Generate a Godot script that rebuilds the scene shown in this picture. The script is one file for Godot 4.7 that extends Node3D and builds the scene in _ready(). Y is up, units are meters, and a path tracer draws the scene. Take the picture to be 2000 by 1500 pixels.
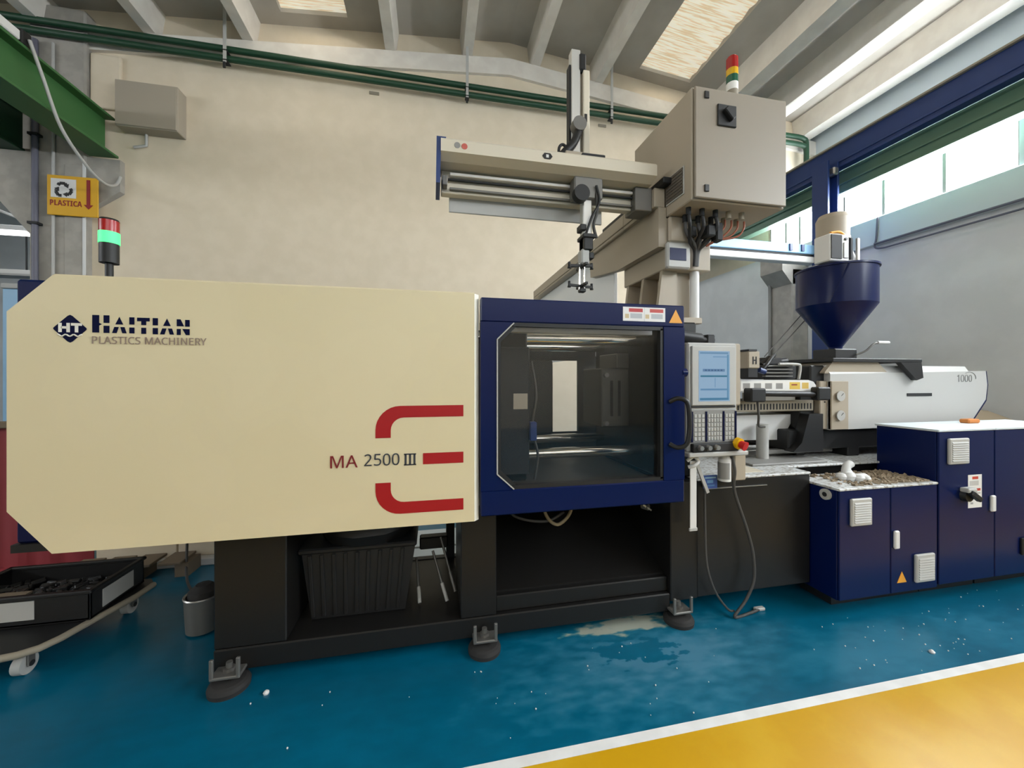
extends Node3D
# A factory hall with an injection moulding machine, built object by object. Units are metres, y is up, -z leads away from the camera.

class Mb:
	var v := PackedVector3Array()
	var n := PackedVector3Array()
	var t := PackedVector2Array()
	func tri(a: Vector3, b: Vector3, c: Vector3, na: Vector3, nb: Vector3, nc: Vector3, ua := Vector2.ZERO, ub := Vector2.ZERO, uc := Vector2.ZERO) -> void:
		if (b - a).cross(c - a).dot(na + nb + nc) > 0.0:
			v.append_array([a, c, b]); n.append_array([na, nc, nb]); t.append_array([ua, uc, ub])
		else:
			v.append_array([a, b, c]); n.append_array([na, nb, nc]); t.append_array([ua, ub, uc])
	func ft(a: Vector3, b: Vector3, c: Vector3, q: Vector3) -> void:
		tri(a, b, c, q, q, q)
	func quad(a: Vector3, b: Vector3, c: Vector3, d: Vector3, q: Vector3) -> Mb:
		tri(a, b, c, q, q, q, Vector2(0, 1), Vector2(1, 1), Vector2(1, 0))
		tri(a, c, d, q, q, q, Vector2(0, 1), Vector2(1, 0), Vector2(0, 0))
		return self
	func box(a: Vector3, b: Vector3, c := 0.0) -> Mb:
		var lo := Vector3(minf(a.x, b.x), minf(a.y, b.y), minf(a.z, b.z))
		var hi := Vector3(maxf(a.x, b.x), maxf(a.y, b.y), maxf(a.z, b.z))
		var h := (hi - lo) * 0.5
		var m := (hi + lo) * 0.5
		c = minf(c, minf(h.x, minf(h.y, h.z)) * 0.9)
		for k in 3:
			var i := (k + 1) % 3
			var j := (k + 2) % 3
			for s in [-1.0, 1.0]:
				var q := Vector3.ZERO
				q[k] = s
				var p := []
				for e in [[-1, -1], [1, -1], [1, 1], [-1, 1]]:
					var w := Vector3.ZERO
					w[k] = s * h[k]; w[i] = e[0] * (h[i] - c); w[j] = e[1] * (h[j] - c)
					p.append(m + w)
				quad(p[0], p[1], p[2], p[3], q)
			if c > 0.0:
				for si in [-1.0, 1.0]:
					for sj in [-1.0, 1.0]:
						var q2 := Vector3.ZERO
						q2[i] = si * 0.7071; q2[j] = sj * 0.7071
						var p2 := []
						for e2 in [[-1, 0], [1, 0], [1, 1], [-1, 1]]:
							var w2 := Vector3.ZERO
							w2[k] = e2[0] * (h[k] - c)
							w2[i] = si * (h[i] if e2[1] == 0 else h[i] - c)
							w2[j] = sj * (h[j] - c if e2[1] == 0 else h[j])
							p2.append(m + w2)
						quad(p2[0], p2[1], p2[2], p2[3], q2)
		if c > 0.0:
			for sx in [-1.0, 1.0]:
				for sy in [-1.0, 1.0]:
					for sz in [-1.0, 1.0]:
						var g := Vector3(sx, sy, sz)
						ft(m + g * Vector3(h.x, h.y - c, h.z - c), m + g * Vector3(h.x - c, h.y, h.z - c), m + g * Vector3(h.x - c, h.y - c, h.z), g.normalized())
		return self
	func add(o: Mb, x: Transform3D) -> Mb:
		for i in o.v.size():
			v.append(x * o.v[i]); n.append((x.basis * o.n[i]).normalized())
		t.append_array(o.t)
		return self
	func bar(a: Vector3, b: Vector3, w: float, h: float, c := 0.0) -> Mb:
		# a box of section w x h from a to b
		var z := (b - a).normalized()
		var up := Vector3.UP if absf(z.y) < 0.95 else Vector3.BACK
		var x := up.cross(z).normalized()
		var bs := Basis(x, z.cross(x), z)
		return add(Mb.new().box(Vector3(-w / 2, -h / 2, 0), Vector3(w / 2, h / 2, (b - a).length()), c), Transform3D(bs, a))
	func cyl(a: Vector3, b: Vector3, r0: float, r1 := -1.0, seg := 16) -> Mb:
		if r1 < 0.0: r1 = r0
		var z := (b - a).normalized()
		var x := (Vector3.UP if absf(z.y) < 0.9 else Vector3.RIGHT).cross(z).normalized()
		var y := z.cross(x)
		var sl := (r0 - r1) / (b - a).length()
		for i in seg:
			var p := TAU * i / seg
			var q := TAU * (i + 1) / seg
			var d := x * cos(p) + y * sin(p)
			var e := x * cos(q) + y * sin(q)
			var nd := (d + z * sl).normalized()
			var ne := (e + z * sl).normalized()
			tri(a + d * r0, a + e * r0, b + e * r1, nd, ne, ne)
			tri(a + d * r0, b + e * r1, b + d * r1, nd, ne, nd)
			if r0 > 0.0: ft(a, a + d * r0, a + e * r0, -z)
			if r1 > 0.0: ft(b, b + d * r1, b + e * r1, z)
		return self
	func tube(p: Array, r: float, seg := 8) -> Mb:
		var rings := []
		var x := Vector3.ZERO
		for i in p.size():
			var d: Vector3 = (p[mini(i + 1, p.size() - 1)] - p[maxi(i - 1, 0)]).normalized()
			if x == Vector3.ZERO:
				x = (Vector3.UP if absf(d.y) < 0.9 else Vector3.RIGHT).cross(d).normalized()
			x = (x - d * x.dot(d)).normalized()
			var y := d.cross(x)
			var g := []
			for k in seg:
				g.append(x * cos(TAU * k / seg) + y * sin(TAU * k / seg))
			rings.append(g)
		for i in p.size() - 1:
			for k in seg:
				var l := (k + 1) % seg
				var a: Vector3 = rings[i][k]; var b: Vector3 = rings[i][l]
				var c: Vector3 = rings[i + 1][l]; var d: Vector3 = rings[i + 1][k]
				tri(p[i] + a * r, p[i] + b * r, p[i + 1] + c * r, a, b, c)
				tri(p[i] + a * r, p[i + 1] + c * r, p[i + 1] + d * r, a, c, d)
		for e in [0, p.size() - 1]:
			var q: Vector3 = (p[0] - p[1]).normalized() if e == 0 else (p[-1] - p[-2]).normalized()
			for k in seg:
				ft(p[e], p[e] + rings[e][k] * r, p[e] + rings[e][(k + 1) % seg] * r, q)
		return self
	func lathe(prof: Array, c: Vector3, seg := 32) -> Mb:
		# prof: Vector2(radius, height) from the bottom outside up; each band is smooth around and sharp along
		for i in prof.size() - 1:
			var a: Vector2 = prof[i]
			var b: Vector2 = prof[i + 1]
			var s := (b - a).normalized()
			for k in seg:
				var p := TAU * k / seg
				var q := TAU * (k + 1) / seg
				var d := Vector3(cos(p), 0, sin(p))
				var e := Vector3(cos(q), 0, sin(q))
				var nd := d * s.y - Vector3.UP * s.x
				var ne := e * s.y - Vector3.UP * s.x
				var up := Vector3.UP
				tri(c + d * a.x + up * a.y, c + e * a.x + up * a.y, c + e * b.x + up * b.y, nd, ne, ne)
				tri(c + d * a.x + up * a.y, c + e * b.x + up * b.y, c + d * b.x + up * b.y, nd, ne, nd)
		return self
	func prism(poly: Array, o: Vector3, u: Vector3, w: Vector3, d: Vector3) -> Mb:
		# a polygon in the plane (u, w) through o, drawn out by d
		var pp := PackedVector2Array(poly)
		if Geometry2D.is_polygon_clockwise(pp):
			pp.reverse()
		var q := d.normalized()
		var ix := Geometry2D.triangulate_polygon(pp)
		var P := []
		for p in pp:
			P.append(o + u * p.x + w * p.y)
		for i in range(0, ix.size(), 3):
			ft(P[ix[i]] + d, P[ix[i + 1]] + d, P[ix[i + 2]] + d, q)
			ft(P[ix[i]], P[ix[i + 1]], P[ix[i + 2]], -q)
		for i in pp.size():
			var j := (i + 1) % pp.size()
			var e := pp[j] - pp[i]
			var nn := (u * e.y - w * e.x).normalized()
			quad(P[i], P[j], P[j] + d, P[i] + d, nn)
		return self
	func xy(poly: Array, z0: float, z1: float) -> Mb:
		return prism(poly, Vector3(0, 0, minf(z0, z1)), Vector3.RIGHT, Vector3.UP, Vector3(0, 0, absf(z1 - z0)))
	func yz(poly: Array, x0: float, x1: float) -> Mb:
		# poly: (z, y)
		return prism(poly, Vector3(minf(x0, x1), 0, 0), Vector3.BACK, Vector3.UP, Vector3(absf(x1 - x0), 0, 0))
	func xz(poly: Array, y0: float, y1: float) -> Mb:
		return prism(poly, Vector3(0, minf(y0, y1), 0), Vector3.RIGHT, Vector3.BACK, Vector3(0, absf(y1 - y0), 0))

func B(x0: float, y0: float, z0: float, x1: float, y1: float, z1: float, c := 0.0) -> Mb:
	return Mb.new().box(Vector3(x0, y0, z0), Vector3(x1, y1, z1), c)

func curve(p: Array, n := 6) -> Array:
	# a smooth path through the points
	var out := []
	for i in p.size() - 1:
		var a: Vector3 = p[maxi(i - 1, 0)]; var b: Vector3 = p[i]
		var c: Vector3 = p[i + 1]; var d: Vector3 = p[mini(i + 2, p.size() - 1)]
		for k in n:
			out.append(b.cubic_interpolate(c, a, d, float(k) / n))
	out.append(p[-1])
	return out

func numbered(called: String, parent: Node) -> String:
	if not parent.has_node(NodePath(called)):
		return called
	var k := 1
	while parent.has_node(NodePath("%s_%03d" % [called, k])):
		k += 1
	return "%s_%03d" % [called, k]

func thing(called: String, label: String, category: String, at: Vector3, group := "") -> Node3D:
	var o := Node3D.new()
	o.name = numbered(called, self)
	add_child(o)
	o.position = at
	o.set_meta("label", label)
	o.set_meta("category", category)
	if group: o.set_meta("group", group)
	return o

func struct(called: String) -> Node3D:
	var o := Node3D.new()
	o.name = called
	add_child(o)
	o.set_meta("kind", "structure")
	return o

func put(parent: Node3D, called: String, m: Mb, mat: Material, label := "") -> MeshInstance3D:
	# commits m (written in world coordinates) as one named part of parent
	var off := Vector3.ZERO
	var p: Node = parent
	while p != self:
		off += (p as Node3D).position
		p = p.get_parent()
	var verts := m.v
	if off != Vector3.ZERO:
		for i in verts.size():
			verts[i] -= off
	var arr := []
	arr.resize(Mesh.ARRAY_MAX)
	arr[Mesh.ARRAY_VERTEX] = verts
	arr[Mesh.ARRAY_NORMAL] = m.n
	arr[Mesh.ARRAY_TEX_UV] = m.t
	var am := ArrayMesh.new()
	am.add_surface_from_arrays(Mesh.PRIMITIVE_TRIANGLES, arr)
	am.surface_set_material(0, mat)
	var o := MeshInstance3D.new()
	o.mesh = am
	o.name = numbered(called, parent)
	o.cast_shadow = GeometryInstance3D.SHADOW_CASTING_SETTING_ON
	parent.add_child(o)
	if label: o.set_meta("label", label)
	return o

func single(called: String, m: Mb, mat: Material, label: String, category: String, group := "") -> MeshInstance3D:
	var o := put(self, called, m, mat)
	o.set_meta("label", label)
	o.set_meta("category", category)
	if group: o.set_meta("group", group)
	return o

func letters(parent: Node3D, called: String, text: String, at: Vector3, w: float, h: float, mat: Material, weight := 400) -> void:
	# raised lettering that fills w x h, lower left corner at «at», facing +z
	var f := SystemFont.new()
	f.font_names = PackedStringArray(["Droid Sans"])
	f.font_weight = weight
	var tm := TextMesh.new()
	tm.font = f
	tm.text = text
	tm.font_size = 48
	tm.pixel_size = 0.01
	tm.depth = 0.02
	tm.material = mat
	var bb := tm.get_aabb()
	var o := MeshInstance3D.new()
	o.mesh = tm
	o.name = numbered(called, parent)
	parent.add_child(o)
	var off := Vector3.ZERO
	var p: Node = parent
	while p != self:
		off += (p as Node3D).position
		p = p.get_parent()
	var s := Vector3(w / bb.size.x, h / bb.size.y, 0.1)
	o.scale = s
	o.position = at - off - Vector3(bb.position.x * s.x, bb.position.y * s.y, -0.0005)

func mat(c: Color, rough := 0.6, metal := 0.0) -> StandardMaterial3D:
	var m := StandardMaterial3D.new()
	m.albedo_color = c
	m.roughness = rough
	m.metallic = metal
	return m

func rgb(r: int, g: int, b: int) -> Color:
	return Color8(r, g, b)

func noise_tex(freq: float, a: Color, b: Color, sz := 512, sd := 1, oct := 5, lo := 0.3, hi := 0.7) -> NoiseTexture2D:
	var f := FastNoiseLite.new()
	f.seed = sd
	f.frequency = freq
	f.fractal_octaves = oct
	f.noise_type = FastNoiseLite.TYPE_SIMPLEX_SMOOTH
	var g := Gradient.new()
	g.offsets = PackedFloat32Array([lo, hi])
	g.colors = PackedColorArray([a, b])
	var x := NoiseTexture2D.new()
	x.width = sz; x.height = sz
	x.seamless = true
	x.noise = f
	x.color_ramp = g
	return x

func grain(m: StandardMaterial3D, tex: Texture2D, scale: float) -> StandardMaterial3D:
	m.albedo_texture = tex
	m.uv1_triplanar = true
	m.uv1_world_triplanar = true
	m.uv1_scale = Vector3.ONE * scale
	return m

func glow(c: Color, e: float) -> StandardMaterial3D:
	var m := mat(c, 0.5)
	m.emission_enabled = true
	m.emission = c
	m.emission_energy_multiplier = e
	return m

func print_tex(w: int, h: int, bg: Color, rects: Array) -> ImageTexture:
	# flat print: coloured blocks on a ground; rects: [x, y, w, h, colour]
	var im := Image.create(w, h, false, Image.FORMAT_RGB8)
	im.fill(bg)
	for r in rects:
		im.fill_rect(Rect2i(r[0], r[1], r[2], r[3]), r[4])
	return ImageTexture.create_from_image(im)

func printed(tex: Texture2D, rough := 0.5) -> StandardMaterial3D:
	var m := mat(Color.WHITE, rough)
	m.albedo_texture = tex
	m.texture_repeat = false
	return m

func face_z(x0: float, y0: float, x1: float, y1: float, z: float, d := 0.002) -> Mb:
	# a thin plate facing +z with texture coordinates on its face
	var m := Mb.new()
	m.box(Vector3(x0, y0, z - d), Vector3(x1, y1, z - d * 0.1))
	m.quad(Vector3(x0, y0, z), Vector3(x1, y0, z), Vector3(x1, y1, z), Vector3(x0, y1, z), Vector3.BACK)
	return m

func area(called: String, at: Vector3, toward: Vector3, size: Vector2, c: Color, e: float) -> void:
	var l := AreaLight3D.new()
	l.name = called
	l.area_size = size
	l.area_normalize_energy = false
	l.light_color = c
	l.light_energy = e
	l.area_range = 40.0
	l.area_attenuation = 2.0
	l.shadow_enabled = true
	add_child(l)
	l.position = at
	var up := Vector3.UP if absf(toward.y) < 0.9 else Vector3.BACK
	l.basis = Basis.looking_at(toward, up)

var M := {}
var press: Node3D
var exposure := 1.0

func _ready() -> void:
	# ---- camera, sky, exposure ----
	var cam := Camera3D.new()
	cam.name = "camera"
	add_child(cam)
	cam.position = Vector3(0, 1.5, 0)
	cam.rotation_degrees = Vector3(0, -11.67, 0)
	cam.near = 0.05
	cam.far = 120.0
	cam.projection = Camera3D.PROJECTION_FRUSTUM
	cam.size = 0.1
	cam.frustum_offset = Vector2(0, -0.016 * 0.05)
	cam.current = true
	var env := Environment.new()
	var sky := Sky.new()
	var psm := ProceduralSkyMaterial.new()
	psm.sky_top_color = rgb(170, 195, 225)
	psm.sky_horizon_color = rgb(225, 232, 240)
	psm.ground_bottom_color = rgb(120, 118, 112)
	psm.ground_horizon_color = rgb(200, 200, 198)
	sky.sky_material = psm
	env.background_mode = Environment.BG_SKY
	env.sky = sky
	env.tonemap_mode = Environment.TONE_MAPPER_LINEAR
	env.tonemap_exposure = EXPOSURE
	env.sdfgi_enabled = true
	env.ssao_enabled = true
	env.ssil_enabled = true
	var we := WorldEnvironment.new()
	we.name = "world"
	we.environment = env
	add_child(we)
	# ---- daylight: roof lights and window bands, some of them added, each a little inside its glowing sheet ----
	var warm := Color(1.0, 0.96, 0.89)
	var cool := Color(0.96, 0.98, 1.0)
	for sx in [-7.05, -1.62, 3.86]:
		area("skylight_or_fill_lamp", Vector3(sx, roof(sx) + 0.28, -2.4), Vector3.DOWN, Vector2(0.85, 7.0), warm, SKYLIGHT)
		area("skylight_or_fill_lamp", Vector3(sx, roof(sx) + 0.28, 4.0), Vector3.DOWN, Vector2(0.85, 5.4), warm, SKYLIGHT)
		area("skylight_or_fill_lamp", Vector3(sx, roof(sx) + 0.28, -9.1), Vector3.DOWN, Vector2(0.85, 5.0), cool, 0.8)  # added far strips, out of view, brighter to lift the far side wall
	area("window_or_fill_lamp", Vector3(7.15, 4.44, -4.48), Vector3(-1, 0.0, 0), Vector2(2.2, 0.6), cool, WINDOW)
	area("window_or_fill_lamp", Vector3(7.15, 4.44, -6.47), Vector3(-1, 0.0, 0), Vector2(0.9, 0.6), cool, WINDOW)
	area("window_or_fill_lamp", Vector3(7.15, 4.44, 1.2), Vector3(-1, 0.0, 0), Vector2(8.2, 0.6), cool, WINDOW)
	area("window_or_fill_lamp", Vector3(1.9, 5.05, 7.2), Vector3(0, 0, -1), Vector2(8.3, 1.4), cool, ADDED_FRONT)  # added front windows behind the camera, unseen, lighting the machine front
	
	area("window_or_fill_lamp", Vector3(-13.12, 4.9, 2.0), Vector3(1, 0, 0), Vector2(8.0, 1.3), cool, 1.8)  # added left windows, unseen, to light faces turned left and the window wall
	materials()
	hall()
	bay()
	cranes()
	machine()
	cabinets()
	injection()
	robot()
	control()
	floor_things()

const EXPOSURE := 2.2
const SKYLIGHT := 0.14
const WINDOW := 8.0
const ADDED_FRONT := 0.24

func roof(x: float) -> float:
	# height of the rib undersides: a low gable
	return 6.55 - 0.1 * absf(x - 1.2)

func materials() -> void:
	M.wall = grain(mat(Color.WHITE, 0.85), noise_tex(0.02, rgb(225, 211, 187), rgb(230, 216, 193), 512, 3, 6, 0.25, 0.75), 0.3)
	M.ceiling = grain(mat(Color.WHITE, 0.85), noise_tex(0.01, rgb(182, 176, 166), rgb(194, 188, 178), 512, 5, 5), 0.2)
	M.box_beige = mat(rgb(168, 158, 142), 0.7)
	M.rib = grain(mat(Color.WHITE, 0.8), noise_tex(0.02, rgb(224, 217, 207), rgb(232, 226, 216), 512, 6, 5), 0.3)
	M.concrete = grain(mat(Color.WHITE, 0.9), noise_tex(0.02, rgb(160, 156, 148), rgb(172, 167, 159), 512, 8, 6), 0.4)
	M.grey_wall = grain(mat(Color.WHITE, 0.85), noise_tex(0.01, rgb(216, 217, 217), rgb(222, 223, 223), 512, 9, 5), 0.3)
	M.sill = mat(rgb(205, 214, 218), 0.6)  # pale bluish tone, also used where window glare is put into colour
	M.cream = grain(mat(Color.WHITE, 0.42), noise_tex(0.006, rgb(220, 206, 168), rgb(223, 209, 172), 256, 11, 4), 0.5)
	M.cream_edge = mat(rgb(236, 232, 220), 0.4)  # near white: emblem print, and window light put on the panel edge
	M.navy = mat(rgb(6, 22, 70), 0.28)
	M.navy.metallic_specular = 0.34
	M.black_steel = mat(rgb(26, 25, 24), 0.40)
	M.black_steel.metallic_specular = 0.42
	M.black = mat(rgb(22, 22, 23), 0.5)
	M.rubber = mat(rgb(40, 38, 37), 0.8)
	M.dark = mat(rgb(30, 31, 33), 0.7)
	M.beige_light = mat(rgb(214, 204, 184), 0.45)  # robot beige with light from above put in; also the paper
	M.beige = mat(rgb(172, 160, 142), 0.5)
	M.beige_dark = mat(rgb(150, 141, 124), 0.6)
	M.steel = mat(rgb(170, 168, 164), 0.35, 0.8)
	M.dull_steel = mat(rgb(120, 118, 114), 0.5, 0.6)
	M.chrome = mat(rgb(225, 222, 215), 0.15, 1.0)
	M.alu = mat(rgb(215, 213, 208), 0.35, 0.5)
	M.white = mat(rgb(222, 221, 219), 0.5)
	M.cover = mat(rgb(192, 191, 188), 0.45)
	M.light_grey = mat(rgb(182, 181, 177), 0.5)
	M.mid_grey = mat(rgb(140, 139, 136), 0.5)
	M.curtain = mat(rgb(236, 238, 240), 0.5)
	M.curtain.backlight = Color(0.9, 0.9, 0.9)
	M.red = mat(rgb(164, 2, 10), 0.5)
	M.letter_navy = mat(rgb(8, 14, 50), 0.6)
	M.letter_navy.metallic_specular = 0.2
	M.letter_grey = mat(rgb(146, 126, 112), 0.6)
	M.letter_dark = mat(rgb(50, 54, 62), 0.6)
	M.letter_red = mat(rgb(120, 18, 26), 0.6)
	M.vent_brown = mat(rgb(92, 84, 74), 0.7)
	M.orange = mat(rgb(232, 160, 48), 0.5)
	M.yellow_sign = mat(rgb(222, 168, 24), 0.6)
	M.sign_red = mat(rgb(140, 24, 22), 0.6)
	M.green = mat(rgb(58, 104, 56), 0.5)
	M.girder_green = mat(rgb(96, 128, 108), 0.5)
	M.pipe_green = mat(rgb(26, 66, 44), 0.45)
	M.crane_blue = mat(rgb(34, 58, 112), 0.45)
	M.pale_blue = mat(rgb(150, 196, 232), 0.45)
	M.conduit = mat(rgb(104, 104, 118), 0.5)
	M.pale_red = mat(rgb(150, 58, 66), 0.5)
	M.wood = mat(rgb(120, 106, 88), 0.85)
	M.brown = mat(rgb(150, 134, 112), 0.9)
	M.cable = mat(rgb(70, 68, 66), 0.6)
	M.hose = mat(rgb(150, 134, 104), 0.6)
	M.clear = mat(Color(0.92, 0.95, 0.97, 0.25), 0.1)
	M.clear.transparency = BaseMaterial3D.TRANSPARENCY_ALPHA
	M.glass = mat(Color(0.12, 0.13, 0.14, 0.10), 0.04)
	M.glass.metallic_specular = 0.38
	M.glass.transparency = BaseMaterial3D.TRANSPARENCY_ALPHA
	M.pane = glow(Color(0.95, 0.975, 1.0), 1.6)
	var sk := noise_tex(0.02, rgb(232, 212, 178), rgb(255, 250, 236), 512, 21, 5, 0.3, 0.55)
	M.roof_sheet = mat(rgb(250, 240, 214), 0.6)
	M.roof_sheet.albedo_texture = sk
	M.roof_sheet.emission_enabled = true
	M.roof_sheet.emission = Color.WHITE
	M.roof_sheet.emission_texture = sk
	M.roof_sheet.emission_operator = BaseMaterial3D.EMISSION_OP_MULTIPLY
	M.roof_sheet.emission_energy_multiplier = 0.22
	M.yellow = grain(mat(Color.WHITE, 0.38), noise_tex(0.01, rgb(208, 158, 14), rgb(214, 168, 32), 512, 31, 5), 0.5)
	M.line = grain(mat(Color.WHITE, 0.6), noise_tex(0.03, rgb(226, 225, 222), rgb(234, 233, 231), 256, 32, 5), 0.7)
	M.scrap_top = grain(mat(Color.WHITE, 0.4), noise_tex(0.02, rgb(150, 145, 136), rgb(204, 206, 206), 512, 41, 6, 0.28, 0.46), 2.6)
	M.red_lens = mat(rgb(170, 26, 24), 0.25)
	M.yellow_lens = mat(rgb(228, 176, 20), 0.25)
	M.green_lens = mat(rgb(30, 90, 66), 0.25)
	M.white_lens = mat(rgb(240, 238, 232), 0.3)
	M.lit_green = glow(Color(0.30, 0.92, 0.52), 0.6)
	M.tube = glow(Color(1, 1, 1), 2.0)

func hall() -> void:
	# ---- floor: painted areas side by side, all at y = 0 ----
	var fl := struct("floor")
	put(fl, "concrete_base", B(-13.5, -0.3, -12.5, 8.5, -0.02, 8.5), M.concrete)
	var bm := mat(Color.WHITE, 0.3)
	bm.albedo_texture = floor_paint()
	bm.texture_repeat = false
	var bp := Mb.new()
	bp.box(Vector3(-13, -0.02, -12), Vector3(8, -0.001, -1.485))
	var far := [Vector2(-13, -12), Vector2(8, -12), Vector2(8, -1.485), Vector2(-13, -1.485)]
	var cs := []
	for p in far:
		cs.append(Vector2((p.x + 3.0) / 8.0, (p.y + 4.0) / 2.515))
	var vs := []
	for p in far:
		vs.append(Vector3(p.x, 0, p.y))
	bp.tri(vs[0], vs[1], vs[2], Vector3.UP, Vector3.UP, Vector3.UP, cs[0], cs[1], cs[2])
	bp.tri(vs[0], vs[2], vs[3], Vector3.UP, Vector3.UP, Vector3.UP, cs[0], cs[2], cs[3])
	put(fl, "blue_paint", bp, bm, "glossy blue painted floor area under the machines")
	put(fl, "white_line", B(-13, -0.02, -1.485, 8, 0, -1.44), M.line, "white painted line between blue and yellow floor")
	put(fl, "yellow_paint", B(-13, -0.02, -1.44, 8, 0, -0.3), M.yellow, "yellow painted walkway")
	put(fl, "white_line", B(-13, -0.02, -0.3, 8, 0, -0.255), M.line, "white painted line along the far side of the walkway")
	put(fl, "blue_paint", B(-13, -0.02, -0.255, 8, 0, 8), mat(rgb(0, 92, 120), 0.35), "blue painted floor beyond the walkway")
	# ---- walls ----
	var wb := struct("wall_back")
	var top := []
	for x in [-4.35, -1.0, 1.2, 3.7]:
		top.append(Vector2(x, roof(x) - 0.02))
	var poly := [Vector2(-4.35, 0)] + top + [Vector2(3.7, 0)]
	put(wb, "wall_panel", Mb.new().xy(poly, -6.25, -6.0), M.wall)
	put(wb, "lintel", Mb.new().xy([Vector2(3.7, 4.7), Vector2(3.7, roof(3.7) - 0.02), Vector2(7.1, roof(7.1) - 0.02), Vector2(7.1, 5.32), Vector2(6.3, 5.32), Vector2(6.3, 4.7)], -6.25, -6.0), M.wall)
	put(wb, "lintel", Mb.new().xy([Vector2(-13, 4.4), Vector2(-13, roof(-13) - 0.02), Vector2(-4.34, roof(-4.34) - 0.02), Vector2(-4.34, 4.4)], -6.25, -6.0), M.concrete)
	var band := [Vector2(-8, roof(-8) - 0.26), Vector2(1.2, roof(1.2) - 0.26), Vector2(7.1, roof(7.1) - 0.26), Vector2(7.1, roof(7.1)), Vector2(1.2, roof(1.2)), Vector2(-8, roof(-8))]
	put(wb, "gable_beam", Mb.new().xy(band, -6.0, -5.95), M.rib)
	var close := [Vector2(-13, roof(-13) - 0.05), Vector2(1.2, roof(1.2) - 0.05), Vector2(7.1, roof(7.1) - 0.05), Vector2(7.1, roof(7.1) + 0.36), Vector2(1.2, roof(1.2) + 0.36), Vector2(-13, roof(-13) + 0.36)]
	put(wb, "gable_closure", Mb.new().xy(close, -6.2, -6.06), M.wall)
	for x in [-0.85, 2.78]:
		put(wb, "vent_opening", B(x - 0.07, 5.70, -6.0, x + 0.07, 5.745, -5.985, 0.004), M.beige_dark, "small dark slot high in the wall")
	var wr := struct("wall_right")
	put(wr, "lower_wall", B(7.1, 0, -12, 7.4, 3.66, 8), M.grey_wall)
	put(wr, "sill_band", B(7.03, 3.66, -7.0, 7.4, 4.10, 8, 0.01), M.sill)
	put(wr, "sill_band", B(7.1, 3.66, -12, 7.4, 4.10, -7.0), M.grey_wall)
	put(wr, "upper_wall", B(7.1, 4.78, -12, 7.4, 6.8, 8), M.sill)
	put(wr, "infill", B(7.1, 4.10, -12, 7.4, 4.78, -7.0), M.wall)
	put(wr, "pier", B(7.08, 4.10, -6.0, 7.4, 4.78, -5.58), M.sill)
	put(wr, "pier", B(7.08, 4.10, -3.37, 7.4, 4.78, -2.8), M.sill)
	var wf := struct("wall_front")
	put(wf, "wall_panel", B(-13.5, 0, 7.2, 7.4, 4.3, 7.5), M.wall)
	put(wf, "wall_panel", B(-13.5, 5.8, 7.2, 7.4, 7.2, 7.5), M.wall)
	put(wf, "wall_panel", B(-13.5, 4.3, 7.2, -2.3, 5.8, 7.5), M.wall)
	put(wf, "wall_panel", B(6.2, 4.3, 7.2, 7.4, 5.8, 7.5), M.wall)
	var wl := struct("wall_left")
	put(wl, "wall_panel", B(-13.5, 0, -12, -13.2, 4.2, 8), M.grey_wall)
	put(wl, "wall_panel", B(-13.5, 5.6, -12, -13.2, 7.2, 8), M.grey_wall)
	put(wl, "wall_panel", B(-13.5, 4.2, -12, -13.2, 5.6, -2.0), M.grey_wall)
	put(wl, "wall_panel", B(-13.5, 4.2, 6.0, -13.2, 5.6, 8), M.grey_wall)
	var wx := struct("wall_far")
	put(wx, "wall_panel", B(-13.5, 0, -12.3, 7.4, 7.2, -12), M.grey_wall)
	# ---- windows: one pane after another ----
	var k := 0
	for p in [[-4.09, -3.37], [-4.84, -4.09], [-5.58, -4.84], [-6.28, -6.0], [-6.58, -6.28], [-6.95, -6.58], [-2.8, -1.8], [-1.8, -0.8], [-0.8, 0.2], [0.2, 1.2], [1.2, 2.2], [2.2, 3.2], [3.2, 4.2], [4.2, 5.2]]:
		k += 1
		var w := struct("window_%d" % k)
		put(w, "pane", B(7.16, 4.12, p[0] + 0.02, 7.19, 4.76, p[1] - 0.02), M.pane)
		put(w, "window_frame", B(7.10, 4.10, p[0], 7.2, 4.13, p[1]).box(Vector3(7.10, 4.75, p[0]), Vector3(7.2, 4.78, p[1])).box(Vector3(7.10, 4.13, p[0]), Vector3(7.2, 4.75, p[0] + 0.02)).box(Vector3(7.10, 4.13, p[1] - 0.02), Vector3(7.2, 4.75, p[1])), M.mid_grey)
	for i in 7:  # added row behind the camera, unseen, put in for its light
		k += 1
		var x := -2.25 + i * 1.2
		var w2 := struct("window_%d" % k)
		put(w2, "pane", B(x + 0.03, 4.33, 7.28, x + 1.17, 5.77, 7.3), M.pane)
		put(w2, "window_frame", B(x, 4.3, 7.22, x + 0.03, 5.8, 7.3).box(Vector3(x + 1.17, 4.3, 7.22), Vector3(x + 1.2, 5.8, 7.3)), M.mid_grey)
	for i in 8:  # added row on the left wall, out of view, put in for light
		k += 1
		var z := -2.0 + i
		var w3 := struct("window_%d" % k)
		put(w3, "pane", B(-13.3, 4.23, z + 0.03, -13.28, 5.57, z + 0.97), M.pane)
		put(w3, "window_frame", B(-13.3, 4.2, z, -13.2, 5.6, z + 0.03).box(Vector3(-13.3, 4.2, z + 0.97), Vector3(-13.2, 5.6, z + 1.0)), M.mid_grey)
	# ---- ceiling: soffit slabs between the roof lights, ribs, roof lights ----
	var ce := struct("ceiling")
	var cuts := [-13.5, -7.5, -6.6, -2.06, -1.19, 3.38, 4.33, 7.4]
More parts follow.
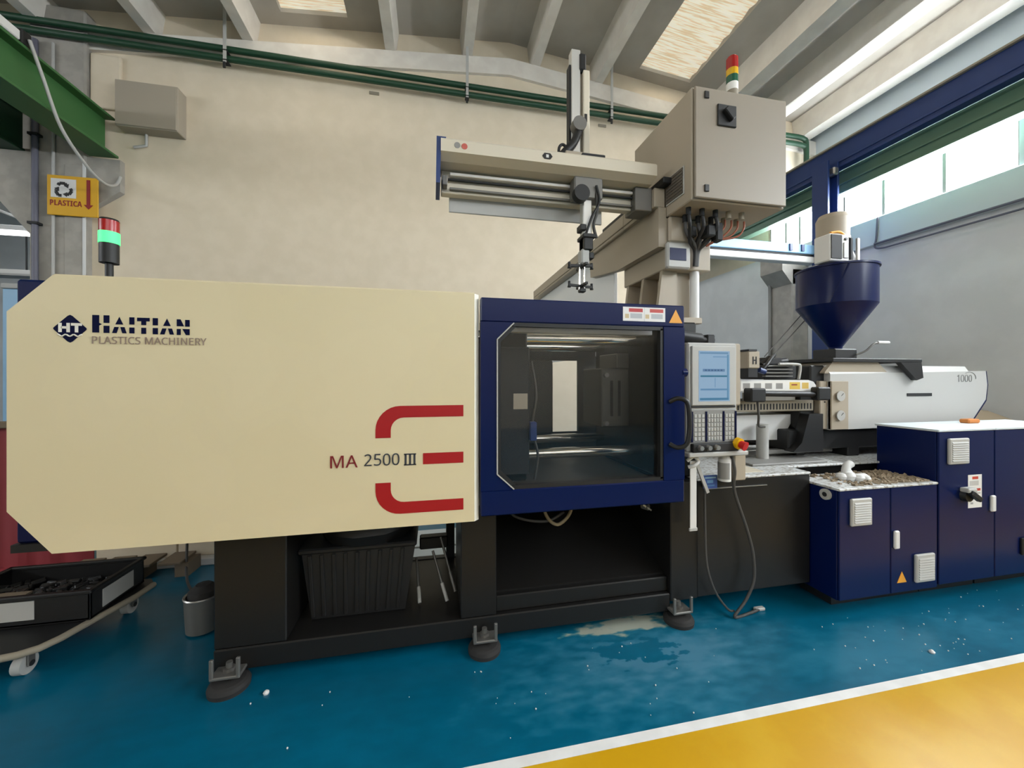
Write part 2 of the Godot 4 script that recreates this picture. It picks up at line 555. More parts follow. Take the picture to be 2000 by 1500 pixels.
	for i in range(0, 8, 2):
		var a: float = cuts[i]
		var b: float = cuts[i + 1]
		var pts := [Vector2(a, roof(a) + 0.34), Vector2(b, roof(b) + 0.34), Vector2(b, roof(b) + 0.5), Vector2(a, roof(a) + 0.5)]
		if a < 1.2 and b > 1.2:
			pts = [Vector2(a, roof(a) + 0.34), Vector2(1.2, roof(1.2) + 0.34), Vector2(b, roof(b) + 0.34), Vector2(b, roof(b) + 0.5), Vector2(1.2, roof(1.2) + 0.5), Vector2(a, roof(a) + 0.5)]
		put(ce, "soffit", Mb.new().xy(pts, -12.3, 8), M.ceiling)
	for i in [1, 3, 5]:
		var a2: float = cuts[i]
		var b2: float = cuts[i + 1]
		var ya := roof(a2) + 0.34
		var yb := roof(b2) + 0.34
		for z in [[-12.3, -11.7], [-6.45, -5.85], [6.8, 8.0]]:
			put(ce, "soffit", Mb.new().xy([Vector2(a2, ya), Vector2(b2, yb), Vector2(b2, yb + 0.16), Vector2(a2, ya + 0.16)], z[0], z[1]), M.ceiling)
		for z in [[-11.7, -6.45], [-5.85, 6.8]]:  # the far strip is added, unseen, to brighten the far bay
			# corrugated translucent sheet
			var sh := Mb.new()
			var steps := int((z[1] - z[0]) / 0.06)
			for k2 in steps:
				var z0: float = lerpf(z[0], z[1], float(k2) / steps)
				var z1: float = lerpf(z[0], z[1], float(k2 + 1) / steps)
				var h0 := 0.06 + 0.018 * sin(k2 * PI / 2.0)
				var h1 := 0.06 + 0.018 * sin((k2 + 1) * PI / 2.0)
				var q := Vector3(0, -1, (h1 - h0) / (z1 - z0)).normalized()
				var c0 := Vector2(0, z0 * 2.4)
				var c1 := Vector2(0, z1 * 2.4)
				var e := Vector2(0.16, 0)
				sh.tri(Vector3(a2, ya + h0, z0), Vector3(b2, yb + h0, z0), Vector3(b2, yb + h1, z1), q, q, q, c0, c0 + e, c1 + e)
				sh.tri(Vector3(a2, ya + h0, z0), Vector3(b2, yb + h1, z1), Vector3(a2, ya + h1, z1), q, q, q, c0, c1 + e, c1)
			put(ce, "corrugated_sheet", sh, M.roof_sheet, "translucent corrugated roof light sheet")
	for x in [-12.4, -11.2, -10.0, -8.9, -6.1, -4.85, -3.67, -2.51, -0.62, 0.53, 1.62, 2.70, 5.02, 5.95, 6.84]:
		var y := roof(x)
		var hw := 0.12 if x > 4.0 else 0.07
		var pr := [Vector2(x - hw, y), Vector2(x + hw, y), Vector2(x + hw + 0.05, y + 0.36), Vector2(x - hw - 0.05, y + 0.36)]
		put(ce, "rib", Mb.new().xy(pr, -12.3, 8), M.rib)

func floor_paint() -> ImageTexture:
	# blue floor paint: base tone, dull scuffed haze, a clean island, pale dust and specks, all worn into the paint
	var w := 1600
	var h := 503
	var f := FastNoiseLite.new()
	f.seed = 7; f.frequency = 0.9; f.fractal_octaves = 5
	var g := FastNoiseLite.new()
	g.seed = 9; g.frequency = 6.0; g.fractal_octaves = 4
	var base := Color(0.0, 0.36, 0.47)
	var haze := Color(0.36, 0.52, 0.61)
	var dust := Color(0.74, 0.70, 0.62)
	var by := PackedByteArray()
	by.resize(w * h * 3)
	var at := 0
	for j in h:
		var z := -4.0 + 2.515 * j / h
		for i in w:
			var x := -3.0 + 8.0 * i / w
			var n1 := f.get_noise_2d(x, z * 1.6)
			var n2 := g.get_noise_2d(x, z * 2.2)
			var c := base * (1.0 + 0.10 * n1 + 0.05 * n2)
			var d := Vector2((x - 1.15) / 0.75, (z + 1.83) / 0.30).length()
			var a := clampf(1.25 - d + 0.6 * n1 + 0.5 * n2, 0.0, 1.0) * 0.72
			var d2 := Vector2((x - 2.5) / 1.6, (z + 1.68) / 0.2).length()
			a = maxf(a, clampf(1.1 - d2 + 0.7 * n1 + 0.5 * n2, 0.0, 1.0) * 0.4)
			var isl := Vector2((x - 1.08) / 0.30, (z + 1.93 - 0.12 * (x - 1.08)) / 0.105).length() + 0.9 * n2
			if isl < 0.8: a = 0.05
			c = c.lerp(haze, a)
			var d3 := Vector2((x - 1.15) / 0.33, (z + 2.15) / 0.075).length() + 0.8 * n2
			c = c.lerp(dust, clampf((1.15 - d3) * 2.5, 0.0, 1.0) * 0.85)
			by[at] = int(clampf(c.r, 0, 1) * 255.0)
			by[at + 1] = int(clampf(c.g, 0, 1) * 255.0)
			by[at + 2] = int(clampf(c.b, 0, 1) * 255.0)
			at += 3
	return ImageTexture.create_from_image(Image.create_from_data(w, h, false, Image.FORMAT_RGB8, by))

func bay() -> void:
	# ---- column between the bays, its corbels and services ----
	var co := struct("column")
	put(co, "shaft", B(-4.93, 0, -6.3, -4.34, 6.2, -5.9, 0.02), M.concrete)
	put(co, "corbel", Mb.new().xy([Vector2(-4.34, 3.65), Vector2(-3.98, 3.92), Vector2(-3.98, 4.33), Vector2(-4.34, 4.33)], -6.0, -5.92), M.concrete)
	put(co, "corbel", Mb.new().xy([Vector2(-4.93, 3.3), Vector2(-5.4, 3.9), Vector2(-5.4, 4.33), Vector2(-4.93, 4.33)], -6.2, -5.92), M.concrete)
	put(co, "recess_strip", B(-4.55, 0, -5.9, -4.36, 4.2, -5.885, 0.004), M.concrete)
	put(co, "edge_strip", B(-4.36, 0, -5.9, -4.33, 4.25, -5.88, 0.004), M.grey_wall)
	put(co, "upper_pilaster", B(-4.33, 5.0, -6.0, -4.0, 5.70, -5.95, 0.01), M.wall)
	var t := thing("conduit_pipe", "dull purple-grey vertical conduit clipped to the concrete column", "pipe", Vector3(-4.83, 0.5, -5.86))
	put(t, "pipe", Mb.new().tube([Vector3(-4.83, 0.5, -5.86), Vector3(-4.83, 5.7, -5.86)], 0.03), M.conduit)
	for y in [2.3, 3.4, 4.5]:
		put(t, "clip", B(-4.88, y, -5.897, -4.78, y + 0.03, -5.82), M.dark)
	single("cable_conduit", Mb.new().tube([Vector3(-4.66, 0.5, -5.88), Vector3(-4.66, 5.7, -5.88)], 0.016), M.light_grey, "thin pale conduit running up the concrete column behind the yellow sign", "pipe")
	# ---- wall box ----
	var bx := thing("wall_box", "plain beige cover box fixed high on the wall beside the green beam", "box", Vector3(-3.55, 4.66, -5.85))
	put(bx, "body", B(-3.968, 4.725, -6.0, -3.271, 5.312, -5.815, 0.008), M.box_beige)
	put(bx, "cover_plate", B(-3.958, 4.735, -5.815, -3.281, 5.302, -5.80, 0.005), M.box_beige)
	put(bx, "outlet_pipe", Mb.new().tube([Vector3(-3.72, 4.725, -5.97), Vector3(-3.72, 4.58, -5.97), Vector3(-3.86, 4.54, -5.97)], 0.018), M.light_grey)
	# ---- recycling sign ----
	var sg := thing("recycling_sign", "yellow sign with recycling symbol and red arrow on the concrete column", "sign", Vector3(-4.43, 3.54, -5.86))
	var o := Vector2(-4.70, 3.535)
	put(sg, "mounting_bar", B(o.x + 0.1, o.y + 0.08, -5.898, o.x + 0.13, o.y + 0.45, -5.86).box(Vector3(o.x + 0.30, o.y + 0.08, -5.885), Vector3(o.x + 0.33, o.y + 0.45, -5.86)), M.dark)
	put(sg, "sign_plate", B(o.x, o.y, -5.86, o.x + 0.535, o.y + 0.50, -5.845, 0.006), M.yellow_sign)
	put(sg, "symbol_panel", B(o.x + 0.045, o.y + 0.22, -5.845, o.x + 0.305, o.y + 0.455, -5.84), M.white)
	var arrows := Mb.new()
	for i in 3:
		# one broad bent arrow per side of the triangle
		var turn := TAU * i / 3.0
		var at := o + Vector2(0.175, 0.318)
		var k := 0.125
		var path := [Vector2(-0.43, 0.42), Vector2(-0.30, 0.64), Vector2(0.14, 0.64), Vector2(0.22, 0.50)]
		for i2 in 3:
			var e: Vector2 = (path[i2 + 1] - path[i2]).normalized()
			var side := Vector2(-e.y, e.x) * 0.14
			var pr := []
			for p in [path[i2] + side, path[i2 + 1] + side, path[i2 + 1] - side, path[i2] - side]:
				pr.append(at + (p as Vector2).rotated(turn) * k)
			arrows.xy(pr, -5.84, -5.837)
		var head := []
		for p in [Vector2(0.02, 0.40), Vector2(0.46, 0.60), Vector2(0.40, 0.18)]:
			head.append(at + p.rotated(turn) * k)
		arrows.xy(head, -5.84, -5.837)
	put(sg, "recycling_symbol", arrows, M.black, "black recycling symbol of three arrows")
	var ar := []
	for p in [Vector2(0.415, 0.465), Vector2(0.452, 0.465), Vector2(0.452, 0.15), Vector2(0.482, 0.15), Vector2(0.434, 0.095), Vector2(0.386, 0.15), Vector2(0.415, 0.15)]:
		ar.append(o + p)
	put(sg, "arrow", Mb.new().xy(ar, -5.845, -5.84), M.sign_red, "red arrow pointing down")
	letters(sg, "lettering", "PLASTICA", Vector3(o.x + 0.035, o.y + 0.12, -5.844), 0.33, 0.068, M.sign_red, 700)
	# ---- far bay on the other side of the column ----
	var fb := thing("roof_light_band", "pale blue glazed roof light band seen past the concrete column", "window", Vector3(-8.5, 3.9, -10.5))
	for i in 3:
		put(fb, "glazing_panel", Mb.new().bar(Vector3(-9.6 + i * 1.1, 5.9 - i * 0.75, -10.5), Vector3(-8.6 + i * 1.1, 5.2 - i * 0.75, -10.5), 0.8, 0.05), M.pale_blue)
	var tr := thing("roof_truss", "white steel beam of the far bay sloping down behind the column", "beam", Vector3(-8, 4.4, -9.5))
	put(tr, "top_chord", Mb.new().bar(Vector3(-9.6, 5.75, -9.4), Vector3(-7.0, 4.55, -9.4), 0.12, 0.12, 0.01), M.white)
	put(tr, "bottom_chord", Mb.new().bar(Vector3(-9.6, 5.3, -9.4), Vector3(-7.0, 4.25, -9.4), 0.12, 0.05, 0.01), M.white)
	var la := thing("ceiling_lamp", "lit white fluorescent lamp hanging in the far bay past the column", "lamp", Vector3(-8, 4.1, -9.0))
	put(la, "housing", B(-8.6, 4.27, -9.08, -7.52, 4.36, -8.92, 0.01), M.white)
	put(la, "tube", B(-8.6, 4.20, -9.06, -7.52, 4.27, -8.94, 0.01), M.tube)
	put(la, "hanger", B(-8.02, 4.36, -9.01, -8.0, 5.95, -8.99), M.dark)
	area("lamp_light", Vector3(-8.05, 4.15, -9.0), Vector3.DOWN, Vector2(1.0, 0.1), Color(1, 1, 1), 1.2)
	var cn := thing("cable_tray", "grey cable tray below the hanging lamp in the far bay", "tray", Vector3(-8.2, 3.3, -9.5))
	put(cn, "tray_bottom", B(-9.2, 3.52, -9.7, -7.5, 3.56, -9.4), M.mid_grey)
	put(cn, "tray_side", B(-9.2, 3.56, -9.42, -7.5, 3.64, -9.4), M.light_grey)
	put(cn, "drop_rod", B(-8.02, 3.64, -9.56, -8.0, 5.95, -9.54), M.dark)
	# ---- far blue partition and red sheet low down ----
	var pn := thing("partition_panel", "pale grey-blue partition panel in the far bay behind the cream cover", "partition", Vector3(-4.5, 0, -7.5))
	for i in 3:
		put(pn, "panel", B(-6.6 + i * 1.0, 0.02, -7.55, -5.63 + i * 1.0, 2.9, -7.5, 0.01), M.pale_blue)
	put(pn, "top_rail", B(-6.6, 2.9, -7.58, -3.6, 2.98, -7.47, 0.01), M.light_grey)
	var sheet := Mb.new()
	for i in 40:
		var x0 := -3.75 + i * 0.028
		var x1 := x0 + 0.028
		var z0 := -3.62 + 0.03 * sin(i * 0.9)
		var z1 := -3.62 + 0.03 * sin((i + 1) * 0.9)
		sheet.quad(Vector3(x0, 0.06, z0), Vector3(x1, 0.06, z1), Vector3(x1, 1.12, z1), Vector3(x0, 1.12, z0), Vector3(0, 0, 1))
		sheet.quad(Vector3(x0, 0.06, z0 - 0.006), Vector3(x1, 0.06, z1 - 0.006), Vector3(x1, 1.12, z1 - 0.006), Vector3(x0, 1.12, z0 - 0.006), Vector3(0, 0, -1))
		sheet.quad(Vector3(x0, 0.0, z0 + 0.28), Vector3(x1, 0.0, z1 + 0.28), Vector3(x1, 0.06, z1), Vector3(x0, 0.06, z0), Vector3(0, 0.9, 0.3))
	single("red_sheet", sheet, M.pale_red, "translucent red plastic sheet hanging to the floor behind the cream cover", "sheet")
	single("sheet_rail", B(-3.8, 1.12, -3.65, -2.6, 1.17, -3.59, 0.005), M.wood, "wooden rail along the top of the red sheet", "rail")
	# ---- board and kerb behind the machine ----
	var bd := thing("board_fence", "stained pale board standing on a white kerb behind the machine base", "board", Vector3(-1.6, 0, -3.6))
	for i in 3:
		put(bd, "board", B(-2.55 + i * 0.55, 0.06, -3.6, -2.01 + i * 0.55, 0.85, -3.56, 0.004), M.wall)
	put(bd, "kerb", B(-2.6, 0, -3.62, -0.85, 0.06, -3.5, 0.008), M.white)
	var ps := thing("painted_glare", "painted pale film lying on the floor behind the ribbed bin", "sheen", Vector3(0.0, 0, -3.55))  # pale sheet stands for window glare on the blue floor
	put(ps, "glare_sheet", Mb.new().yz([Vector2(-3.10, 0.0), Vector2(-3.10, 0.012), Vector2(-3.75, 0.05), Vector2(-3.75, 0.0)], -0.5, 0.7), M.sill)
	put(ps, "glare_fold", Mb.new().tube([Vector3(-0.35, 0.035, -3.42), Vector3(0.5, 0.035, -3.40)], 0.008), M.light_grey)
	put(bd, "bracket", B(-1.72, 0.1, -3.56, -1.68, 0.75, -3.53).box(Vector3(-1.8, 0.7, -3.56), Vector3(-1.68, 0.75, -3.5)), M.dark)

func cranes() -> void:
	var gb := thing("crane_girder", "green crane runway girder resting on the column corbel", "girder", Vector3(-4.1, 4.335, 0.0))
	put(gb, "bottom_flange", B(-4.30, 4.335, -5.9, -3.98, 4.365, 7.0, 0.004), M.green)
	put(gb, "web", B(-4.15, 4.365, -5.9, -4.13, 4.82, 7.0), M.green)
	put(gb, "top_flange", B(-4.30, 4.82, -5.9, -4.02, 4.85, 7.0, 0.004), M.green)
	put(gb, "crane_rail", B(-4.18, 4.85, -5.9, -4.12, 4.90, 7.0, 0.008), M.dark)
	put(gb, "conductor_bar", B(-4.10, 4.87, -4.75, -4.03, 4.97, 7.0, 0.01), M.white, "pale conductor bar along the top flange")
	put(gb, "clamp", B(-4.11, 4.85, -4.85, -4.02, 5.0, -4.75, 0.01), M.black)
	var gc := thing("crane_girder", "green girder on the far corbel of the column, painted dark for shade", "girder", Vector3(-5.25, 4.335, -6.0))  # shade on this girder is put into its dark green
	put(gc, "bottom_flange", B(-5.42, 4.335, -5.95, -5.0, 4.365, 7.0, 0.004), M.pipe_green)
	put(gc, "web", B(-5.06, 4.365, -5.95, -5.03, 4.82, 7.0), M.pipe_green)
	put(gc, "top_flange", B(-5.42, 4.82, -5.95, -5.0, 4.85, 7.0, 0.004), M.pipe_green)
	single("drop_cable", Mb.new().tube(curve([Vector3(-4.0, 4.92, -4.8), Vector3(-3.94, 4.6, -4.86), Vector3(-3.93, 4.2, -5.05), Vector3(-3.92, 3.95, -5.35), Vector3(-3.93, 3.88, -5.6), Vector3(-3.95, 3.95, -5.8), Vector3(-3.96, 4.1, -5.9)]), 0.016), M.light_grey, "pale cable looping down from the green girder to the corbel", "cable")
	# ---- twin pipes on the gable ----
	var hang := [-2.72, 0.51, 2.86]
	for d in [[5.93, "upper green pipe running along the gable wall under the roof ribs"], [5.80, "lower dark green pipe running along the gable wall, beneath its twin"]]:
		var p := thing("wall_pipe", d[1], "pipe", Vector3(0, d[0], -5.85), "twin pipes along the gable wall")
		put(p, "pipe", Mb.new().tube([Vector3(-12, d[0], -5.85), Vector3(6.55, d[0], -5.85)], 0.042, 10), M.pipe_green)
		put(p, "elbow", Mb.new().tube(curve([Vector3(6.55, d[0], -5.85), Vector3(6.70, d[0] - 0.02, -5.85), Vector3(6.76, d[0] - 0.1, -5.85), Vector3(6.76, d[0] - 0.5, -5.85)]), 0.042, 10), M.pipe_green)
	var lk := ["pipe hanger at the steep rib behind the green girder", "pipe hanger below the ridge of the roof", "pipe hanger beside the robot mast"]
	for i in 3:
		var x: float = hang[i]
		var hg := thing("pipe_hanger", lk[i], "hanger", Vector3(x, 5.7, -5.8), "hangers of the twin pipes")
		put(hg, "rod", B(x - 0.02, 5.72, -5.805, x + 0.02, roof(x) + 0.3, -5.79, 0.003), M.light_grey)
		put(hg, "saddle", B(x - 0.03, 5.74, -5.90, x + 0.03, 5.755, -5.79).box(Vector3(x - 0.03, 5.87, -5.90), Vector3(x + 0.03, 5.885, -5.79)), M.dark)
		put(hg, "hook", B(x - 0.02, 5.64, -5.805, x + 0.01, 5.72, -5.79), M.dark)
	# ---- crane beams along the window wall ----
	var bb := thing("crane_beam", "long dark blue crane beam along the window wall under the roof", "beam", Vector3(6.4, 4.95, 0))
	put(bb, "web", B(6.40, 4.90, -11.5, 6.46, 5.25, 7.0, 0.004), M.crane_blue)
	put(bb, "bottom_flange", B(6.36, 4.865, -11.5, 6.50, 4.90, 7.0, 0.004), M.crane_blue)
	put(bb, "side_rail", B(6.385, 4.96, -11.5, 6.40, 4.985, 7.0, 0.003), M.crane_blue)
	put(bb, "top_plate", B(6.36, 5.25, -11.5, 6.50, 5.28, 7.0, 0.004), M.beige_dark)
	var gg := thing("runway_girder", "long green runway girder below the blue beam, above the windows", "girder", Vector3(6.8, 4.5, 0))
	put(gg, "web", B(6.56, 4.53, -11.5, 6.60, 4.83, 7.0), M.girder_green)
	put(gg, "top_flange", B(6.50, 4.83, -11.5, 6.70, 4.86, 7.0, 0.004), M.girder_green)
	put(gg, "middle_lip", B(6.53, 4.66, -11.5, 6.56, 4.685, 7.0, 0.003), M.girder_green)
	put(gg, "bottom_flange", B(6.50, 4.50, -11.5, 6.70, 4.53, 7.0, 0.004), M.girder_green)
	var jc := thing("jib_crane", "blue steel post with a pale blue jib arm behind the hopper", "jib crane", Vector3(6.35, 0, -5.1))
	var bp := put(jc, "post", B(6.12, 0.02, -5.20, 6.16, 4.95, -4.94, 0.004).box(Vector3(6.16, 0.02, -5.09), Vector3(6.31, 4.95, -5.05)).box(Vector3(6.31, 0.02, -5.20), Vector3(6.35, 4.95, -4.94), 0.004), M.crane_blue, "dark blue post")
	put(bp, "foot_plate", B(6.0, 0, -5.3, 6.48, 0.02, -4.85), M.crane_blue)
	put(jc, "motor", B(6.20, 4.72, -5.03, 6.30, 4.84, -4.90, 0.02), M.steel)
	var ja := put(jc, "jib", B(4.05, 3.52, -5.3, 6.12, 3.67, -5.15, 0.01), M.pale_blue, "pale blue jib arm")
	put(ja, "slot", B(4.06, 3.48, -5.28, 6.11, 3.52, -5.17), M.dark)
	put(ja, "lower_channel", B(4.05, 3.38, -5.3, 6.12, 3.48, -5.15, 0.01), M.white)
	for x in [5.62, 5.85]:
		put(ja, "bolt_plate", B(x, 3.55, -5.15, x + 0.05, 3.66, -5.13), M.crane_blue)
	# ---- corbel column of the window wall and conduits ----
	var cw := struct("column_right")
	put(cw, "shaft", B(6.72, 0, -6.6, 7.1, 3.6, -6.1, 0.02), M.concrete)
	put(cw, "corbel_head", Mb.new().xy([Vector2(6.72, 3.3), Vector2(6.5, 3.55), Vector2(6.5, 3.85), Vector2(7.1, 3.85), Vector2(7.1, 3.3)], -6.6, -6.1), M.concrete)
	single("cable_loop", Mb.new().tube(curve([Vector3(7.01, 4.08, -4.86), Vector3(7.01, 3.75, -4.88), Vector3(7.01, 3.62, -4.9), Vector3(7.01, 3.57, -4.8), Vector3(7.0, 3.56, -4.5), Vector3(7.0, 3.55, -3.0), Vector3(7.0, 3.55, 2.0)]), 0.014), M.conduit, "dark cable dropping from the window sill and turning along the wall", "cable")
	single("sill_conduit", Mb.new().tube([Vector3(7.0, 3.665, -4.9), Vector3(7.0, 3.665, 4.0)], 0.018), M.conduit, "straight dark conduit along the wall below the window sill", "pipe")
	single("column_conduit", Mb.new().tube(curve([Vector3(7.05, 3.9, -7.0), Vector3(6.9, 3.75, -6.75), Vector3(6.7, 3.45, -6.58), Vector3(6.69, 3.0, -6.56), Vector3(6.69, 0.6, -6.56)]), 0.03), M.mid_grey, "grey conduit bending down the edge of the corbel column", "pipe")
	single("window_pull_rod", B(6.98, 3.0, -5.36, 7.0, 4.65, -5.34), M.dark, "thin dark pull rod hanging from the green girder beside the loader", "rod")

func machine() -> void:
	var m := thing("injection_moulding_machine", "long cream, navy and white injection moulding machine on a black steel base", "machine", Vector3(1.0, 0, -2.7))
	press = m
	# ---- base frame ----
	put(m, "bottom_rail", B(-1.05, 0.055, -2.18, 1.44, 0.165, -2.13, 0.006).box(Vector3(-1.05, 0.055, -2.95), Vector3(1.44, 0.165, -2.90)), M.black_steel, "black bottom rail of the base")
	put(m, "floor_pan", B(-1.05, 0.14, -2.90, 1.44, 0.16, -2.18), M.black_steel)
	put(m, "leg_panel", B(-1.05, 0.165, -2.6, -0.725, 0.78, -2.135, 0.006), M.black_steel)
	put(m, "leg_panel", B(0.152, 0.165, -2.6, 0.352, 0.80, -2.135, 0.006), M.black_steel)
	put(m, "leg_panel", B(1.44, 0.115, -3.3, 1.63, 0.85, -2.125, 0.006), M.black_steel)
	put(m, "side_panel", B(1.63, 0.115, -3.3, 2.50, 0.85, -2.135, 0.006), M.black_steel, "black side panel under the injection unit")
	put(m, "panel_strip", B(1.70, 0.795, -2.135, 2.15, 0.80, -2.128), M.steel)
	put(m, "back_panel", B(2.5, 0.115, -3.3, 4.7, 0.85, -2.36, 0.006), M.black_steel)
	put(m, "sill_step", B(0.352, 0.165, -2.25, 1.44, 0.255, -2.16, 0.006), M.black_steel)
	put(m, "chute", Mb.new().yz([Vector2(-2.2, 0.245), Vector2(-2.2, 0.265), Vector2(-3.0, 0.60), Vector2(-3.0, 0.58)], 0.352, 1.44), M.black_steel, "sloping discharge plate between the legs")
	put(m, "cavity_back", B(0.2, 0.165, -3.1, 1.44, 0.85, -3.05), M.dark)
	put(m, "cross_beam", B(-0.085, 0.36, -2.68, 0.10, 0.44, -2.61, 0.008), M.black_steel)
	put(m, "rear_post", B(0.10, 0.165, -3.0, 0.16, 0.80, -2.9), M.black)
	for p in [[-0.965, -2.10], [0.279, -2.10], [1.484, -2.11]]:
		var x: float = p[0]
		var z: float = p[1]
		var f := put(m, "levelling_foot", Mb.new().lathe([Vector2(0.088, 0), Vector2(0.09, 0.02), Vector2(0.082, 0.036), Vector2(0.07, 0.044), Vector2(0.03, 0.05), Vector2(0.0, 0.05)], Vector3(x, 0, z)), M.rubber)
		put(f, "bracket", B(x - 0.065, 0.07, z - 0.05, x + 0.065, 0.085, z + 0.05, 0.004).box(Vector3(x - 0.065, 0.08, z + 0.035), Vector3(x - 0.048, 0.17, z + 0.05), 0.003).box(Vector3(x + 0.048, 0.08, z + 0.035), Vector3(x + 0.065, 0.17, z + 0.05), 0.003), M.dull_steel)
		put(f, "bolt", Mb.new().cyl(Vector3(x, 0.045, z), Vector3(x, 0.125, z), 0.014).cyl(Vector3(x, 0.085, z), Vector3(x, 0.1, z), 0.026, -1.0, 6), M.dull_steel)
	# ---- clamping side ----
	put(m, "clamp_body", B(-1.5, 0.78, -3.2, 0.2, 1.86, -2.2, 0.01), M.dark)
	put(m, "clamp_end_cover", B(-2.06, 0.66, -3.3, -1.5, 2.0, -2.4, 0.012), M.navy, "navy cover at the clamping end")
	put(m, "end_cover_edge", B(-2.07, 0.62, -3.3, -1.48, 0.66, -2.39), M.black)
	var cc := [Vector2(-1.703, 0.953), Vector2(-1.552, 0.768), Vector2(0.208, 0.77), Vector2(0.208, 1.928), Vector2(-1.552, 1.926), Vector2(-1.703, 1.771)]
	var cv := put(m, "cover_panel", Mb.new().xy(cc, -2.0, -1.952), M.cream, "large cream cover panel with cut corners")
	put(cv, "edge_strip", Mb.new().xz([Vector2(0.208, -1.952), Vector2(0.232, -1.976), Vector2(0.232, -2.05), Vector2(0.208, -2.05)], 0.77, 1.928), M.cream_edge, "rounded cream edge beside the door, whitened to stand for window light")  # edge paler than the panel: window light put into its colour
	put(cv, "top_lip", Mb.new().yz([Vector2(-1.952, 1.926), Vector2(-1.965, 1.936), Vector2(-2.2, 1.936), Vector2(-2.2, 1.926)], -1.552, 0.208), M.cream)
	emblem(cv)
	model_mark(cv)
	put(m, "clamp_roof", B(-1.5, 1.86, -3.2, 0.2, 1.925, -2.0), M.cream)
	# ---- safety door ----
	var d := put(m, "safety_door", Mb.new().box(Vector3(0.240, 1.788, -2.0), Vector3(1.41, 1.912, -1.95), 0.006).box(Vector3(0.240, 0.79, -2.0), Vector3(1.41, 0.92, -1.95), 0.006).box(Vector3(0.240, 0.92, -2.0), Vector3(0.322, 1.788, -1.95)).box(Vector3(1.279, 0.92, -2.0), Vector3(1.41, 1.788, -1.95)).xy([Vector2(0.322, 1.70), Vector2(0.411, 1.788), Vector2(0.322, 1.788)], -2.0, -1.95).xy([Vector2(0.322, 1.002), Vector2(0.411, 0.92), Vector2(0.322, 0.92)], -2.0, -1.95), M.navy, "navy sliding safety door with a large window")
	put(d, "window_pane", Mb.new().xy([Vector2(0.324, 1.70), Vector2(0.411, 1.786), Vector2(1.277, 1.786), Vector2(1.277, 0.922), Vector2(0.411, 0.922), Vector2(0.324, 1.002)], -1.992, -1.986), M.glass, "tinted clear window pane")
	put(d, "window_trim", Mb.new().bar(Vector3(0.325, 1.004, -1.947), Vector3(0.325, 1.698, -1.947), 0.006, 0.006).bar(Vector3(0.325, 1.698, -1.947), Vector3(0.413, 1.785, -1.947), 0.006, 0.006).bar(Vector3(0.325, 1.004, -1.947), Vector3(0.413, 0.923, -1.947), 0.006, 0.006), M.light_grey)
	put(d, "gasket", Mb.new().bar(Vector3(0.334, 1.0, -1.97), Vector3(0.334, 1.70, -1.97), 0.02, 0.03).bar(Vector3(0.33, 1.692, -1.97), Vector3(0.415, 1.776, -1.97), 0.02, 0.03).bar(Vector3(0.33, 1.012, -1.97), Vector3(0.415, 0.932, -1.97), 0.02, 0.03).bar(Vector3(0.41, 1.778, -1.97), Vector3(1.277, 1.778, -1.97), 0.03, 0.02).bar(Vector3(0.41, 0.93, -1.97), Vector3(1.277, 0.93, -1.97), 0.03, 0.02).bar(Vector3(1.27, 0.93, -1.97), Vector3(1.27, 1.778, -1.97), 0.02, 0.03), M.black)
	put(d, "handle", Mb.new().tube(curve([Vector3(1.315, 1.365, -1.95), Vector3(1.345, 1.385, -1.915), Vector3(1.385, 1.36, -1.89), Vector3(1.395, 1.25, -1.885), Vector3(1.385, 1.14, -1.89), Vector3(1.345, 1.11, -1.915), Vector3(1.315, 1.125, -1.95)]), 0.013), M.black, "black bow handle")
	put(d, "door_knob", Mb.new().cyl(Vector3(1.40, 1.53, -1.97), Vector3(1.43, 1.53, -1.97), 0.025), M.navy)
	var lab := print_tex(130, 40, rgb(226, 224, 222), [[18, 4, 42, 10, rgb(180, 48, 50)], [82, 4, 42, 10, rgb(190, 70, 60)], [22, 18, 36, 14, rgb(176, 180, 184)], [86, 18, 36, 14, rgb(176, 180, 184)], [6, 20, 12, 12, rgb(200, 180, 140)], [68, 20, 12, 12, rgb(200, 180, 140)], [64, 0, 2, 40, rgb(200, 200, 200)]])
	put(d, "warning_label", face_z(1.027, 1.815, 1.286, 1.893, -1.9485), printed(lab), "white label with two red headed warnings")
	warning(d, Vector2(1.353, 1.845), 0.042, -1.9495)
	# ---- inside of the mould space ----
	put(m, "moving_platen", B(0.30, 0.88, -3.2, 0.56, 1.80, -2.25, 0.01), M.black_steel)
	put(m, "cable_panel", B(0.38, 0.93, -2.25, 0.56, 1.68, -2.2, 0.006), M.dark)
	put(m, "name_plate", B(0.462, 1.316, -2.2, 0.547, 1.408, -2.195), M.beige)
	for b in [[1.0, -2.45], [1.755, -2.45], [1.0, -3.05], [1.755, -3.05]]:
		put(m, "tie_bar", Mb.new().cyl(Vector3(0.2, b[0], b[1]), Vector3(1.5, b[0], b[1]), 0.035, -1.0, 20), M.chrome, "polished tie bar")
	put(m, "guide_rail", B(0.40, 1.755, -2.16, 1.30, 1.79, -2.1, 0.004), M.alu)
	put(m, "mould_half", B(0.60, 1.12, -2.95, 0.80, 1.62, -2.5, 0.008), M.black_steel)
	put(m, "mould_half", B(1.20, 1.14, -2.95, 1.42, 1.57, -2.6, 0.008).box(Vector3(1.32, 1.57, -2.9), Vector3(1.42, 1.68, -2.6), 0.006), M.dull_steel, "grey steel mould half with slots")
	for x in [1.27, 1.33]:
		put(m, "mould_slot", B(x, 1.22, -2.602, x + 0.02, 1.48, -2.597), M.black)
	for y in [1.17, 1.52]:
		put(m, "clamp_bolt", Mb.new().cyl(Vector3(1.23, y, -2.6), Vector3(1.23, y, -2.57), 0.018, -1.0, 6), M.steel)
